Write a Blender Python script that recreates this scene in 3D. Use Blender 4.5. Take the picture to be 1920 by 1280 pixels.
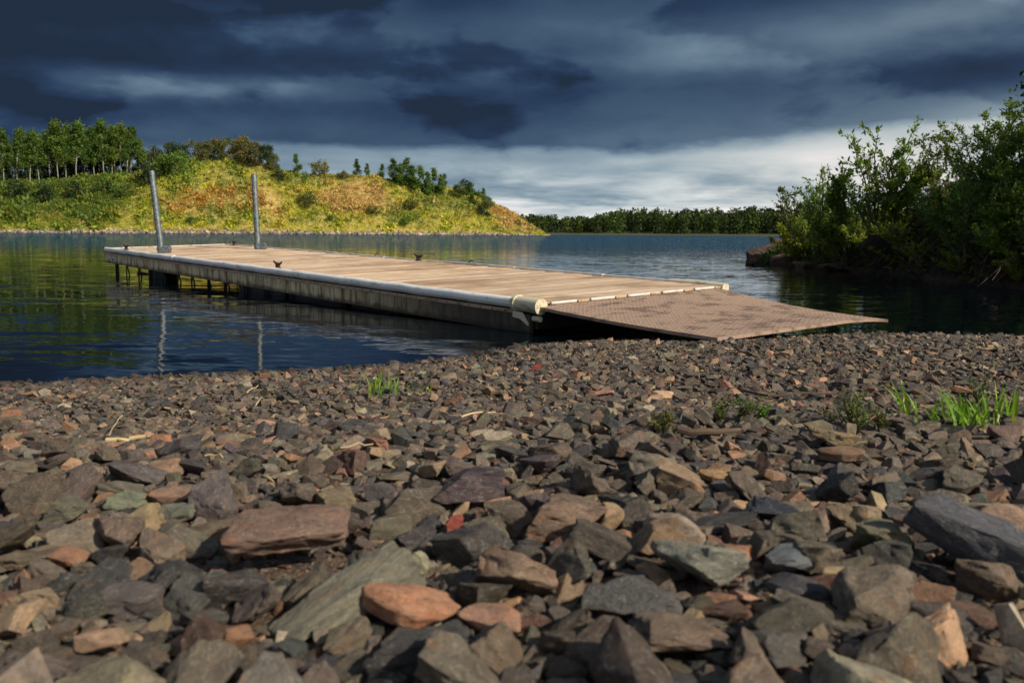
import bpy, bmesh, math, random
import numpy as np
from mathutils import Vector, Matrix, noise as mnoise

for o in list(bpy.data.objects):
    bpy.data.objects.remove(o, do_unlink=True)
scene = bpy.context.scene
C = scene.collection
rnd = random.Random(7)
rng = np.random.default_rng(7)
R = math.radians

# ------------------------------------------------------------------ camera
FPX, CH = 1700.0, 0.73                       # focal length in pixels of the 1920 frame, eye height over the lake
PITCH, ROLL = math.atan(203.5 / FPX), R(0.36)
Fw = Vector((0, math.cos(PITCH), -math.sin(PITCH)))
U0 = Vector((0, math.sin(PITCH), math.cos(PITCH)))
Xx = Vector((1, 0, 0))
Rt = Xx * math.cos(ROLL) + U0 * math.sin(ROLL)
Up = -Xx * math.sin(ROLL) + U0 * math.cos(ROLL)
EYE = Vector((0, 0, CH))
cam = bpy.data.cameras.new('camera')
cam.sensor_width = 36.0
cam.lens = FPX / 1920 * 36
cam.clip_start = 0.05
cam.clip_end = 6000
cam.dof.use_dof = True
cam.dof.focus_distance = 5.0
cam.dof.aperture_fstop = 6.5
camo = bpy.data.objects.new('camera', cam)
camo.matrix_world = Matrix(((Rt.x, Up.x, -Fw.x, 0), (Rt.y, Up.y, -Fw.y, 0), (Rt.z, Up.z, -Fw.z, CH), (0, 0, 0, 1)))
C.objects.link(camo)
scene.camera = camo

# ------------------------------------------------------------------ light
SUN_DIR = Vector((0.83, -0.56, 0.0)).normalized()
SUN_EL = R(34)
sl = bpy.data.lights.new('sun', 'SUN')
sl.energy = 5.0
sl.angle = R(0.6)
sl.color = (1.0, 0.90, 0.74)
so = bpy.data.objects.new('sun', sl)
sd = Vector((SUN_DIR.x * math.cos(SUN_EL), SUN_DIR.y * math.cos(SUN_EL), math.sin(SUN_EL)))
so.rotation_euler = sd.to_track_quat('Z', 'Y').to_euler()
so.location = (30, -30, 40)
C.objects.link(so)
scene.view_settings.view_transform = 'Standard'
scene.view_settings.look = 'None'
scene.view_settings.exposure = 0.0
scene.view_settings.gamma = 1.0
scene.cycles.max_bounces = 6
scene.cycles.transparent_max_bounces = 12
scene.cycles.caustics_reflective = False
scene.cycles.caustics_refractive = False


class NT:
    """small helper to write node trees"""
    def __init__(self, tree):
        self.t = tree

    def n(self, typ, inputs=None, **kw):
        nd = self.t.nodes.new(typ)
        for k, v in kw.items():
            setattr(nd, k, v)
        for k, v in (inputs or {}).items():
            s = nd.inputs[k]
            if isinstance(v, bpy.types.NodeSocket):
                self.t.links.new(v, s)
            else:
                s.default_value = v
        return nd

    def m(self, op, a, b=None, c=None, clamp=False):
        nd = self.t.nodes.new('ShaderNodeMath')
        nd.operation = op
        nd.use_clamp = clamp
        for i, v in enumerate((a, b, c)):
            if v is None:
                continue
            if isinstance(v, bpy.types.NodeSocket):
                self.t.links.new(v, nd.inputs[i])
            else:
                nd.inputs[i].default_value = v
        return nd.outputs[0]

    def ss(self, v, a, b, lo=0.0, hi=1.0):
        nd = self.n('ShaderNodeMapRange', {'Value': v, 'From Min': a, 'From Max': b, 'To Min': lo, 'To Max': hi}, interpolation_type='SMOOTHSTEP')
        return nd.outputs[0]

    def ramp(self, fac, stops, interp='LINEAR'):
        nd = self.t.nodes.new('ShaderNodeValToRGB')
        cr = nd.color_ramp
        cr.interpolation = interp
        while len(cr.elements) < len(stops):
            cr.elements.new(0.5)
        for e, (p, c) in zip(cr.elements, stops):
            e.position = p
            e.color = (*c, 1) if len(c) == 3 else c
        self.t.links.new(fac, nd.inputs[0])
        return nd.outputs[0]

    def mix(self, fac, a, b, typ='MIX'):
        nd = self.t.nodes.new('ShaderNodeMix')
        nd.data_type = 'RGBA'
        nd.blend_type = typ
        for s, v in ((nd.inputs[0], fac), (nd.inputs[6], a), (nd.inputs[7], b)):
            if isinstance(v, bpy.types.NodeSocket):
                self.t.links.new(v, s)
            elif isinstance(v, (int, float)):
                s.default_value = v
            else:
                s.default_value = (*v, 1) if len(v) == 3 else v
        return nd.outputs[2]

    def noise(self, vec, scale, detail=4, rough=0.55, dist=0.0):
        return self.n('ShaderNodeTexNoise', {'Vector': vec, 'Scale': scale, 'Detail': detail, 'Roughness': rough, 'Distortion': dist})

    def link(self, a, b):
        self.t.links.new(a, b)


def make_world():
    w = bpy.data.worlds.new('World')
    scene.world = w
    w.use_nodes = True
    w.node_tree.nodes.clear()
    g = NT(w.node_tree)
    tc = g.n('ShaderNodeTexCoord')
    d = g.n('ShaderNodeVectorMath', {0: tc.outputs['Generated']}, operation='NORMALIZE').outputs[0]
    sep = g.n('ShaderNodeSeparateXYZ', {0: d})
    x, y, z = sep.outputs
    az = g.m('ARCTAN2', x, y)
    el = g.m('ARCSINE', g.m('MAXIMUM', z, 0.0))
    # a flat cloud deck seen in perspective gives the streaks low down; billows keep their round shape higher up
    zz = g.m('MAXIMUM', z, 0.0)
    k = g.m('DIVIDE', 1.0, g.m('ADD', zz, 0.10))
    deck = g.n('ShaderNodeCombineXYZ', {0: g.m('MULTIPLY', x, k), 1: g.m('MULTIPLY', y, k), 2: 0.37}).outputs[0]
    bil = g.n('ShaderNodeCombineXYZ', {0: g.m('MULTIPLY', az, 1.0), 1: g.m('MULTIPLY', el, 2.6), 2: 4.7}).outputs[0]
    n1 = g.noise(deck, 0.42, 3, 0.5, 0.4).outputs[0]
    n2 = g.noise(deck, 1.3, 7, 0.56, 0.2).outputs[0]
    n3 = g.noise(bil, 4.2, 8, 0.54, 0.1).outputs[0]
    n4 = g.noise(bil, 1.9, 4, 0.5, 0.1).outputs[0]
    n5 = g.noise(bil, 11.0, 7, 0.58, 0.1).outputs[0]
    low = g.ss(el, 0.11, 0.02)

    def c(n, a):
        return g.m('MULTIPLY', g.m('SUBTRACT', n, 0.5), a)
    azc = g.m('MINIMUM', g.m('MAXIMUM', az, -0.8), 0.9)
    e2 = g.m('SUBTRACT', el, g.m('MULTIPLY', azc, 0.040))
    e2 = g.m('ADD', e2, c(n3, 0.055))
    e2 = g.m('ADD', e2, c(n4, 0.05))
    e2 = g.m('ADD', e2, c(n5, 0.022))
    br = g.ramp(g.m('ADD', e2, 0.1), [(0.0, (1.0,) * 3), (0.115, (.88,) * 3), (0.135, (.74,) * 3), (0.165, (.62,) * 3), (0.190, (.50,) * 3), (0.199, (.20,) * 3),
                                      (0.24, (.155,) * 3), (0.27, (.22,) * 3), (0.315, (.20,) * 3), (0.345, (.15,) * 3), (0.45, (.26,) * 3), (0.7, (.36,) * 3), (1.0, (.40,) * 3)])
    br = g.n('ShaderNodeSeparateColor', {0: br}).outputs[0]
    br = g.m('ADD', br, g.m('MULTIPLY', low, c(n2, 1.35)))
    br = g.m('ADD', br, c(n3, 0.20))
    br = g.m('ADD', br, c(n4, 0.16))
    br = g.m('ADD', br, c(n5, 0.17))
    puff = g.noise(bil, 4.6, 9, 0.50, 0.15).outputs[0]
    br = g.m('ADD', br, g.m('MULTIPLY', g.m('SUBTRACT', g.ss(puff, 0.45, 0.54), 0.55), 0.12))
    puff2 = g.noise(bil, 2.6, 8, 0.50, 0.15).outputs[0]
    br = g.m('ADD', br, g.m('MULTIPLY', g.m('SUBTRACT', g.ss(puff2, 0.41, 0.58), 0.5), 0.08))
    br = g.m('ADD', br, g.m('SUBTRACT', g.m('MULTIPLY', azc, 0.13), 0.035))

    def blob(a0, e0, ra, re, amp):
        da = g.m('DIVIDE', g.m('SUBTRACT', g.m('ADD', az, c(n3, 0.16)), a0), ra)
        de = g.m('DIVIDE', g.m('SUBTRACT', g.m('ADD', el, c(n3, 0.06)), e0), re)
        q = g.m('ADD', g.m('MULTIPLY', da, da), g.m('MULTIPLY', de, de))
        return g.m('MULTIPLY', g.m('EXPONENT', g.m('MULTIPLY', q, -1.0)), amp)
    for a in ((-0.34, 0.142, 0.15, 0.016, 0.30), (-0.28, 0.240, 0.18, 0.022, -0.07), (-0.20, 0.205, 0.14, 0.020, 0.09), (0.20, 0.205, 0.20, 0.03, 0.12), (-0.26, 0.105, 0.18, 0.016, 0.07),
              (0.48, 0.21, 0.16, 0.025, 0.17), (0.33, 0.080, 0.10, 0.018, 0.20), (0.47, 0.112, 0.10, 0.022, 0.26), (0.10, 0.150, 0.26, 0.022, -0.05), (0.13, 0.016, 0.26, 0.010, 0.16), (-0.05, 0.07, 0.10, 0.018, 0.10)):
        br = g.m('ADD', br, blob(*a))
    br = g.m('MAXIMUM', br, 0.03, clamp=True)
    col = g.ramp(br, [(0.0, (.014, .023, .040)), (0.12, (.024, .048, .104)), (0.25, (.058, .104, .172)), (0.42, (.140, .212, .290)),
                      (0.62, (.30, .39, .45)), (0.80, (.56, .62, .64)), (1.0, (.86, .84, .85))])
    warm = g.ss(az, 0.05, 0.5)
    col = g.mix(g.m('MULTIPLY', warm, 0.35), col, g.mix(1.0, col, (1.25, 1.05, 0.92), 'MULTIPLY'))
    col = g.mix(1.0, col, (10.0, 10.0, 10.0), 'MULTIPLY')
    sky = g.n('ShaderNodeTexSky', sky_type='NISHITA', sun_disc=False, sun_elevation=SUN_EL, sun_rotation=math.atan2(SUN_DIR.x, SUN_DIR.y), air_density=1.0, dust_density=1.5)
    front = g.ss(g.m('ADD', y, c(n1, 0.6)), -0.45, 0.15)          # the storm has passed over: broken cloud and open sky behind the camera
    broken = g.m('MULTIPLY', g.ss(n2, 0.42, 0.60), 0.75)
    back = g.mix(broken, sky.outputs[0], (5.4, 5.4, 5.4))
    out = g.mix(front, back, col)
    bg = g.n('ShaderNodeBackground', {'Color': out, 'Strength': 0.1})
    g.link(bg.outputs[0], g.n('ShaderNodeOutputWorld').inputs[0])


make_world()

# ------------------------------------------------------------------ helpers


def ray(px, py):
    return (Fw + Rt * ((px - 960) / FPX) - Up * ((py - 640) / FPX))


def on_plane(px, py, z):
    d = ray(px, py)
    return EYE + d * ((z - CH) / d.z)


def at_depth(px, py, depth):                  # ray() has unit length along the view axis
    return EYE + ray(px, py) * depth


def tag(o, label=None, cat=None, group=None, kind=None):
    if label:
        o['label'] = label
    if cat:
        o['category'] = cat
    if group:
        o['group'] = group
    if kind:
        o['kind'] = kind
    return o


def link(name, me, parent=None, mat=None):
    o = bpy.data.objects.new(name, me)
    C.objects.link(o)
    if parent is not None:
        o.parent = parent
    if mat is not None:
        me.materials.clear()
        me.materials.append(mat)
    return o


def empty(name, loc=(0, 0, 0), rz=0):
    o = bpy.data.objects.new(name, None)
    o.empty_display_size = 0.2
    C.objects.link(o)
    o.location = loc
    o.rotation_euler = (0, 0, rz)
    return o


def copy_tree(o, parent=None):
    c = o.copy()
    C.objects.link(c)
    c.parent = parent
    for ch in o.children:
        copy_tree(ch, c)
    return c


def np_mesh(name, verts, faces, cols=None, smooth=False):
    """verts (n,3), faces (m,k) of one polygon size, cols (n,3) point colours"""
    me = bpy.data.meshes.new(name)
    verts = np.ascontiguousarray(verts, dtype=np.float32)
    faces = np.ascontiguousarray(faces, dtype=np.int32)
    m, k = faces.shape
    me.vertices.add(len(verts))
    me.vertices.foreach_set('co', verts.ravel())
    me.loops.add(m * k)
    me.loops.foreach_set('vertex_index', faces.ravel())
    me.polygons.add(m)
    me.polygons.foreach_set('loop_start', np.arange(0, m * k, k, dtype=np.int32))
    me.polygons.foreach_set('use_smooth', np.full(m, smooth))
    me.update(calc_edges=True)
    if cols is not None:
        a = me.color_attributes.new('col', 'FLOAT_COLOR', 'POINT')
        a.data.foreach_set('color', np.ascontiguousarray(np.c_[cols, np.ones(len(cols))], dtype=np.float32).ravel())
    return me


class MB:
    """collects boxes, tubes and grids; build() links them as one mesh object"""
    def __init__(self):
        self.v, self.f = [], []

    def quad_box(self, c8):
        b = len(self.v)
        self.v += [tuple(p) for p in c8]
        self.f += [[b + i for i in q] for q in ((0, 3, 2, 1), (4, 5, 6, 7), (0, 1, 5, 4), (1, 2, 6, 5), (2, 3, 7, 6), (3, 0, 4, 7))]
        return self

    def box(self, x0, x1, y0, y1, z0, z1):
        return self.quad_box([(x0, y0, z0), (x1, y0, z0), (x1, y1, z0), (x0, y1, z0), (x0, y0, z1), (x1, y0, z1), (x1, y1, z1), (x0, y1, z1)])

    def tube(self, pts, rad, n=10, cap=True):
        pts = [Vector(p) for p in pts]
        if not hasattr(rad, '__len__'):
            rad = [rad] * len(pts)
        rings = []
        for i, p in enumerate(pts):
            t = (pts[min(i + 1, len(pts) - 1)] - pts[max(i - 1, 0)])
            t = t.normalized() if t.length > 1e-9 else Vector((0, 0, 1))
            a = t.cross(Vector((0.31, 0.87, 0.38)) if abs(t.y) < 0.9 else Vector((1, 0, 0))).normalized()
            b = t.cross(a)
            base = len(self.v)
            for k in range(n):
                th = 2 * math.pi * k / n
                self.v.append(tuple(p + (a * math.cos(th) + b * math.sin(th)) * rad[i]))
            rings.append(base)
        for r0, r1 in zip(rings, rings[1:]):
            for k in range(n):
                self.f.append([r0 + k, r0 + (k + 1) % n, r1 + (k + 1) % n, r1 + k])
        if cap:
            self.f.append([rings[0] + k for k in range(n)][::-1])
            self.f.append([rings[-1] + k for k in range(n)])
        return self

    def prism(self, poly, axis, a0, a1):
        """poly: 2-D outline in the two other axes (x,z for axis 'y')"""
        b = len(self.v)
        n = len(poly)
        for a in (a0, a1):
            for p, q in poly:
                self.v.append((p, a, q) if axis == 'y' else ((a, p, q) if axis == 'x' else (p, q, a)))
        self.f.append([b + i for i in range(n)])
        self.f.append([b + n + i for i in range(n)][::-1])
        for i in range(n):
            j = (i + 1) % n
            self.f.append([b + i, b + n + i, b + n + j, b + j])
        return self

    def mesh(self, name, smooth=False, bevel=0.0):
        me = bpy.data.meshes.new(name)
        me.from_pydata(self.v, [], self.f)
        bm = bmesh.new()
        bm.from_mesh(me)
        bmesh.ops.recalc_face_normals(bm, faces=bm.faces)
        if bevel > 0:
            bmesh.ops.bevel(bm, geom=[e for e in bm.edges if e.calc_face_angle(0) > 0.5], offset=bevel, segments=1, affect='EDGES')
        bm.to_mesh(me)
        bm.free()
        if smooth:
            me.polygons.foreach_set('use_smooth', [True] * len(me.polygons))
            me.set_sharp_from_angle(angle=R(40))
        return me

    def build(self, name, mat, parent=None, smooth=False, bevel=0.0):
        return link(name, self.mesh(name, smooth, bevel), parent, mat)


def smoothstep(x, a, b):
    t = np.clip((np.asarray(x, float) - a) / (b - a), 0, 1)
    return t * t * (3 - 2 * t)


_perm = np.random.default_rng(3).random((256, 256))


def vnoise(x, y):
    x = np.asarray(x, float)
    y = np.asarray(y, float)
    xi, yi = np.floor(x).astype(int), np.floor(y).astype(int)
    fx, fy = x - xi, y - yi
    fx, fy = fx * fx * (3 - 2 * fx), fy * fy * (3 - 2 * fy)
    g = lambda a, b: _perm[a % 256, b % 256]
    return (g(xi, yi) * (1 - fx) + g(xi + 1, yi) * fx) * (1 - fy) + (g(xi, yi + 1) * (1 - fx) + g(xi + 1, yi + 1) * fx) * fy


def fbm(x, y, o=4):
    s, a, t = 0, 0.5, 0
    for i in range(o):
        s = s + a * vnoise(np.asarray(x) * 2 ** i + 17 * i, np.asarray(y) * 2 ** i + 31 * i)
        t += a
        a *= 0.5
    return s / t


# ------------------------------------------------------------------ materials


def new_mat(name):
    m = bpy.data.materials.new(name)
    m.use_nodes = True
    m.node_tree.nodes.clear()
    g = NT(m.node_tree)
    out = g.n('ShaderNodeOutputMaterial')
    return m, g, out


def bsdf(g, out, **kw):
    b = g.n('ShaderNodeBsdfPrincipled', kw)
    g.link(b.outputs[0], out.inputs[0])
    return b


def bump(g, h, strength, dist):
    return g.n('ShaderNodeBump', {'Height': h, 'Strength': strength, 'Distance': dist}).outputs[0]


def stone_material(name, source):
    m, g, out = new_mat(name)
    if source == 'object':
        oi = g.n('ShaderNodeObjectInfo')
        base, seed = oi.outputs['Color'], oi.outputs['Random']
        tc = g.n('ShaderNodeTexCoord').outputs['Object']
        sc = g.n('ShaderNodeVectorMath', {0: tc, 3: 1.0}, operation='SCALE').outputs[0]
        vec = g.n('ShaderNodeVectorMath', {0: sc, 1: g.n('ShaderNodeCombineXYZ', {0: g.m('MULTIPLY', seed, 57.0), 1: g.m('MULTIPLY', seed, 91.0), 2: seed}).outputs[0]}).outputs[0]
        k = 1.0
    else:
        base = g.n('ShaderNodeAttribute', attribute_name='col').outputs['Color']
        vec = g.n('ShaderNodeNewGeometry').outputs['Position']
        k = 22.0
    big = g.noise(vec, 1.3 * k, 4, 0.6, 0.3).outputs[0]
    fine = g.noise(vec, 9.0 * k, 5, 0.65).outputs[0]
    grit = g.noise(vec, 34.0 * k, 2, 0.6).outputs[0]
    col = g.mix(1.0, base, g.ramp(big, [(0.25, (.50, .49, .48)), (0.5, (1.0, 1.0, 1.0)), (0.75, (1.42, 1.34, 1.2))]), 'MULTIPLY')
    col = g.mix(1.0, col, g.ramp(fine, [(0.28, (.66, .66, .68)), (0.5, (1.0, 1.0, 1.0)), (0.74, (1.35, 1.32, 1.25))]), 'MULTIPLY')
    col = g.mix(g.ss(grit, 0.60, 0.72, 0, 0.45), col, g.mix(1.0, col, (2.0, 1.9, 1.75), 'MULTIPLY'))
    vein = g.n('ShaderNodeTexNoise', {'Vector': vec, 'Scale': 1.1 * k, 'Detail': 5.0, 'Roughness': 0.6, 'Distortion': 1.0}).outputs[0]
    vein = g.m('ABSOLUTE', g.m('SUBTRACT', vein, 0.5))
    col = g.mix(g.ss(vein, 0.012, 0.0, 0, 0.40), col, (.42, .38, .32))
    dust = g.ss(g.noise(vec, 3.1 * k, 6, 0.7, 0.4).outputs[0], 0.57, 0.77, 0, 0.22)
    col = g.mix(dust, col, (.24, .21, .17))
    rust = g.m('MULTIPLY', g.ss(g.noise(vec, 0.9 * k, 3, 0.6, 1.2).outputs[0], 0.56, 0.70), 0.45)
    col = g.mix(rust, col, g.mix(1.0, col, (1.35, 0.82, 0.50), 'MULTIPLY'))
    b = bsdf(g, out, **{'Base Color': col, 'Roughness': g.ss(fine, 0.2, 0.8, 0.52, 0.88), 'Specular IOR Level': 0.35})
    hh = g.m('ADD', g.m('MULTIPLY', fine, 0.6), g.m('MULTIPLY', grit, 0.25))
    hh = g.m('ADD', hh, g.m('MULTIPLY', big, 0.8))
    g.link(bump(g, hh, 0.85, 0.010), b.inputs['Normal'])
    return m


def leaf_material(name, tint=(1, 1, 1), trans=0.35):
    m, g, out = new_mat(name)
    col = g.n('ShaderNodeAttribute', attribute_name='col').outputs['Color']
    col = g.mix(1.0, col, tint, 'MULTIPLY')
    oi = g.n('ShaderNodeObjectInfo').outputs['Random']
    col = g.mix(1.0, col, g.ramp(oi, [(0.0, (.80, .88, .9)), (0.5, (1, 1, 1)), (1.0, (1.2, 1.08, .9))]), 'MULTIPLY')
    p = g.n('ShaderNodeBsdfPrincipled', {'Base Color': col, 'Roughness': 0.55, 'Specular IOR Level': 0.3})
    t = g.n('ShaderNodeBsdfTranslucent', {'Color': g.mix(1.0, col, (1.25, 1.3, 0.6), 'MULTIPLY')})
    mx = g.n('ShaderNodeMixShader', {0: trans, 1: p.outputs[0], 2: t.outputs[0]})
    g.link(mx.outputs[0], out.inputs[0])
    return m


def plain(name, col, rough=0.6, metal=0.0, var=0.25, scale=8.0, bumpd=0.0):
    m, g, out = new_mat(name)
    vec = g.n('ShaderNodeTexCoord').outputs['Object']
    n = g.noise(vec, scale, 5, 0.6).outputs[0]
    lo = tuple(c * (1 - var) for c in col)
    hi = tuple(min(1, c * (1 + var)) for c in col)
    b = bsdf(g, out, **{'Base Color': g.ramp(n, [(0.3, lo), (0.7, hi)]), 'Roughness': rough, 'Metallic': metal})
    if bumpd:
        g.link(bump(g, n, 0.6, bumpd), b.inputs['Normal'])
    return m


def bark_material(name, light, dark, thr=0.5, stretch=6.0):
    m, g, out = new_mat(name)
    vec = g.n('ShaderNodeTexCoord').outputs['Object']
    mp = g.n('ShaderNodeMapping', {'Vector': vec, 'Scale': (3, 3, 3 * stretch / 3)}).outputs[0]
    n = g.noise(mp, 1.2, 5, 0.7).outputs[0]
    col = g.ramp(n, [(thr - 0.08, dark), (thr + 0.04, light)])
    bsdf(g, out, **{'Base Color': col, 'Roughness': 0.85})
    return m


def deck_wood():
    m, g, out = new_mat('weathered_deck_board')
    oi = g.n('ShaderNodeObjectInfo').outputs['Random']
    tc = g.n('ShaderNodeTexCoord').outputs['Object']
    sh = g.n('ShaderNodeVectorMath', {0: tc, 1: g.n('ShaderNodeCombineXYZ', {0: g.m('MULTIPLY', oi, 40.0), 1: g.m('MULTIPLY', oi, 13.0), 2: 0.0}).outputs[0]}).outputs[0]
    mp = g.n('ShaderNodeMapping', {'Vector': sh, 'Scale': (26.0, 1.1, 10.0)}).outputs[0]
    grain = g.noise(mp, 2.2, 6, 0.65, 0.6).outputs[0]
    mp2 = g.n('ShaderNodeMapping', {'Vector': sh, 'Scale': (3.0, 1.6, 1.0)}).outputs[0]
    blotch = g.noise(mp2, 1.0, 4, 0.6).outputs[0]
    col = g.ramp(grain, [(0.30, (.22, .15, .105)), (0.42, (.48, .355, .25)), (0.6, (.66, .515, .375)), (0.8, (.74, .61, .47))])
    col = g.mix(1.0, col, g.ramp(oi, [(0.0, (.82, .77, .73)), (0.25, (.93, .91, .89)), (0.5, (1.0, .97, .93)), (0.75, (1.02, 1.04, 1.06)), (1.0, (1.22, 1.15, 1.05))]), 'MULTIPLY')
    col = g.mix(g.ss(blotch, 0.55, 0.75, 0, 0.45), col, (.30, .21, .16))
    wp = g.n('ShaderNodeNewGeometry').outputs['Position']
    damp = g.noise(g.n('ShaderNodeMapping', {'Vector': wp, 'Scale': (1.0, 1.6, 1.0), 'Rotation': (0, 0, 0.9)}).outputs[0], 1.1, 6, 0.66, 0.4).outputs[0]
    col = g.mix(g.ss(damp, 0.46, 0.64, 0, 0.70), col, g.mix(1.0, col, (.52, .42, .36), 'MULTIPLY'))
    b = bsdf(g, out, **{'Base Color': col, 'Roughness': 0.85, 'Specular IOR Level': 0.2})
    g.link(bump(g, grain, 0.8, 0.006), b.inputs['Normal'])
    return m


def beam_material():
    """painted steel edge beam: grime and rust runs, shade painted into the colour towards the shore end"""
    m, g, out = new_mat('stained_steel_beam')
    tc = g.n('ShaderNodeTexCoord').outputs['Object']
    sep = g.n('ShaderNodeSeparateXYZ', {0: tc})
    mp = g.n('ShaderNodeMapping', {'Vector': tc, 'Scale': (9.0, 1.0, 0.9)}).outputs[0]
    run = g.noise(mp, 1.0, 5, 0.7, 0.3).outputs[0]
    spot = g.noise(tc, 7.0, 5, 0.65).outputs[0]
    col = g.ramp(spot, [(0.3, (.46, .33, .17)), (0.55, (.80, .64, .38)), (0.75, (.84, .72, .48))])
    col = g.mix(g.ss(run, 0.47, 0.62, 0, 0.88), col, (.085, .045, .020))
    alg = g.ss(g.m('ADD', sep.outputs[2], g.m('MULTIPLY', g.m('SUBTRACT', spot, 0.5), 0.10)), -0.17, -0.225, 0, 0.85)
    col = g.mix(alg, col, (.060, .042, .020))
    end_shade = g.m('MULTIPLY', g.ss(g.m('ADD', sep.outputs[0], g.m('MULTIPLY', g.m('SUBTRACT', run, 0.5), 4.0)), 3.4, 0.6), 0.93)
    col = g.mix(end_shade, col, (.016, .012, .008))  # shaded shore end of the beam, painted near black
    bsdf(g, out, **{'Base Color': col, 'Roughness': 0.7})
    return m


def tube_material(name, base, dirt):
    m, g, out = new_mat(name)
    tc = g.n('ShaderNodeTexCoord').outputs['Object']
    mp = g.n('ShaderNodeMapping', {'Vector': tc, 'Scale': (2.5, 8.0, 8.0)}).outputs[0]
    n = g.noise(mp, 2.0, 6, 0.7, 0.5).outputs[0]
    col = g.ramp(n, [(0.30, dirt), (0.40, tuple((a + b) / 2 for a, b in zip(base, dirt))), (0.48, base)])
    b = bsdf(g, out, **{'Base Color': col, 'Roughness': 0.45})
    g.link(bump(g, n, 0.25, 0.004), b.inputs['Normal'])
    return m


def galv_material():
    m, g, out = new_mat('galvanised_steel')
    tc = g.n('ShaderNodeTexCoord').outputs['Object']
    n = g.noise(tc, 18.0, 5, 0.65).outputs[0]
    v = g.n('ShaderNodeTexVoronoi', {'Vector': tc, 'Scale': 45.0}).outputs['Color']
    v = g.n('ShaderNodeSeparateColor', {0: v}).outputs[0]
    col = g.ramp(g.m('ADD', g.m('MULTIPLY', n, 0.75), g.m('MULTIPLY', v, 0.25)), [(0.3, (.075, .095, .105)), (0.55, (.13, .155, .165)), (0.72, (.25, .28, .28))])
    bsdf(g, out, **{'Base Color': col, 'Roughness': 0.55, 'Metallic': 0.35})
    return m


def ramp_material():
    m, g, out = new_mat('brown_painted_tread_plate')
    tc = g.n('ShaderNodeTexCoord').outputs['Object']
    n = g.noise(tc, 3.0, 6, 0.65, 0.6).outputs[0]
    f = g.noise(tc, 60.0, 3, 0.6).outputs[0]
    col = g.ramp(f, [(0.3, (.27, .175, .125)), (0.7, (.40, .285, .21))])
    mp = g.n('ShaderNodeMapping', {'Vector': tc, 'Scale': (1.6, 1.0, 1.0)}).outputs[0]
    wet = g.ss(g.noise(mp, 4.2, 8, 0.68, 0.3).outputs[0], 0.50, 0.62, 0, 0.70)
    col = g.mix(wet, col, (.105, .062, .045))
    col = g.mix(g.ss(n, 0.55, 0.75, 0, 0.4), col, (.44, .30, .22))
    b = bsdf(g, out, **{'Base Color': col, 'Roughness': g.m('SUBTRACT', 0.78, g.m('MULTIPLY', wet, 0.25))})
    return m


def soil_material():
    m, g, out = new_mat('gritty_brown_soil')
    v = g.n('ShaderNodeNewGeometry').outputs['Position']
    n = g.noise(v, 3.0, 5, 0.6).outputs[0]
    f = g.noise(v, 120.0, 4, 0.7).outputs[0]
    p = g.n('ShaderNodeTexVoronoi', {'Vector': v, 'Scale': 130.0})
    pc = g.n('ShaderNodeSeparateColor', {0: p.outputs['Color']}).outputs[0]
    col = g.ramp(pc, [(0.0, (.045, .033, .024)), (0.5, (.11, .075, .050)), (0.8, (.16, .10, .065)), (1.0, (.24, .18, .13))])
    col = g.mix(1.0, col, g.ramp(n, [(0.3, (.6, .58, .55)), (0.7, (1.25, 1.15, 1.05))]), 'MULTIPLY')
    b = bsdf(g, out, **{'Base Color': col, 'Roughness': 0.9})
    g.link(bump(g, g.m('ADD', g.m('MULTIPLY', p.outputs['Distance'], -1.0), f), 0.8, 0.006), b.inputs['Normal'])
    return m


def earth_material(name, a, b_, c_):
    m, g, out = new_mat(name)
    v = g.n('ShaderNodeNewGeometry').outputs['Position']
    n = g.noise(v, 1.4, 6, 0.65, 0.5).outputs[0]
    f = g.noise(v, 14.0, 5, 0.65).outputs[0]
    col = g.ramp(n, [(0.3, a), (0.5, b_), (0.72, c_)])
    col = g.mix(1.0, col, g.ramp(f, [(0.3, (.55, .55, .55)), (0.7, (1.4, 1.35, 1.3))]), 'MULTIPLY')
    b = bsdf(g, out, **{'Base Color': col, 'Roughness': 0.92})
    g.link(bump(g, f, 0.9, 0.06), b.inputs['Normal'])
    return m


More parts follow.
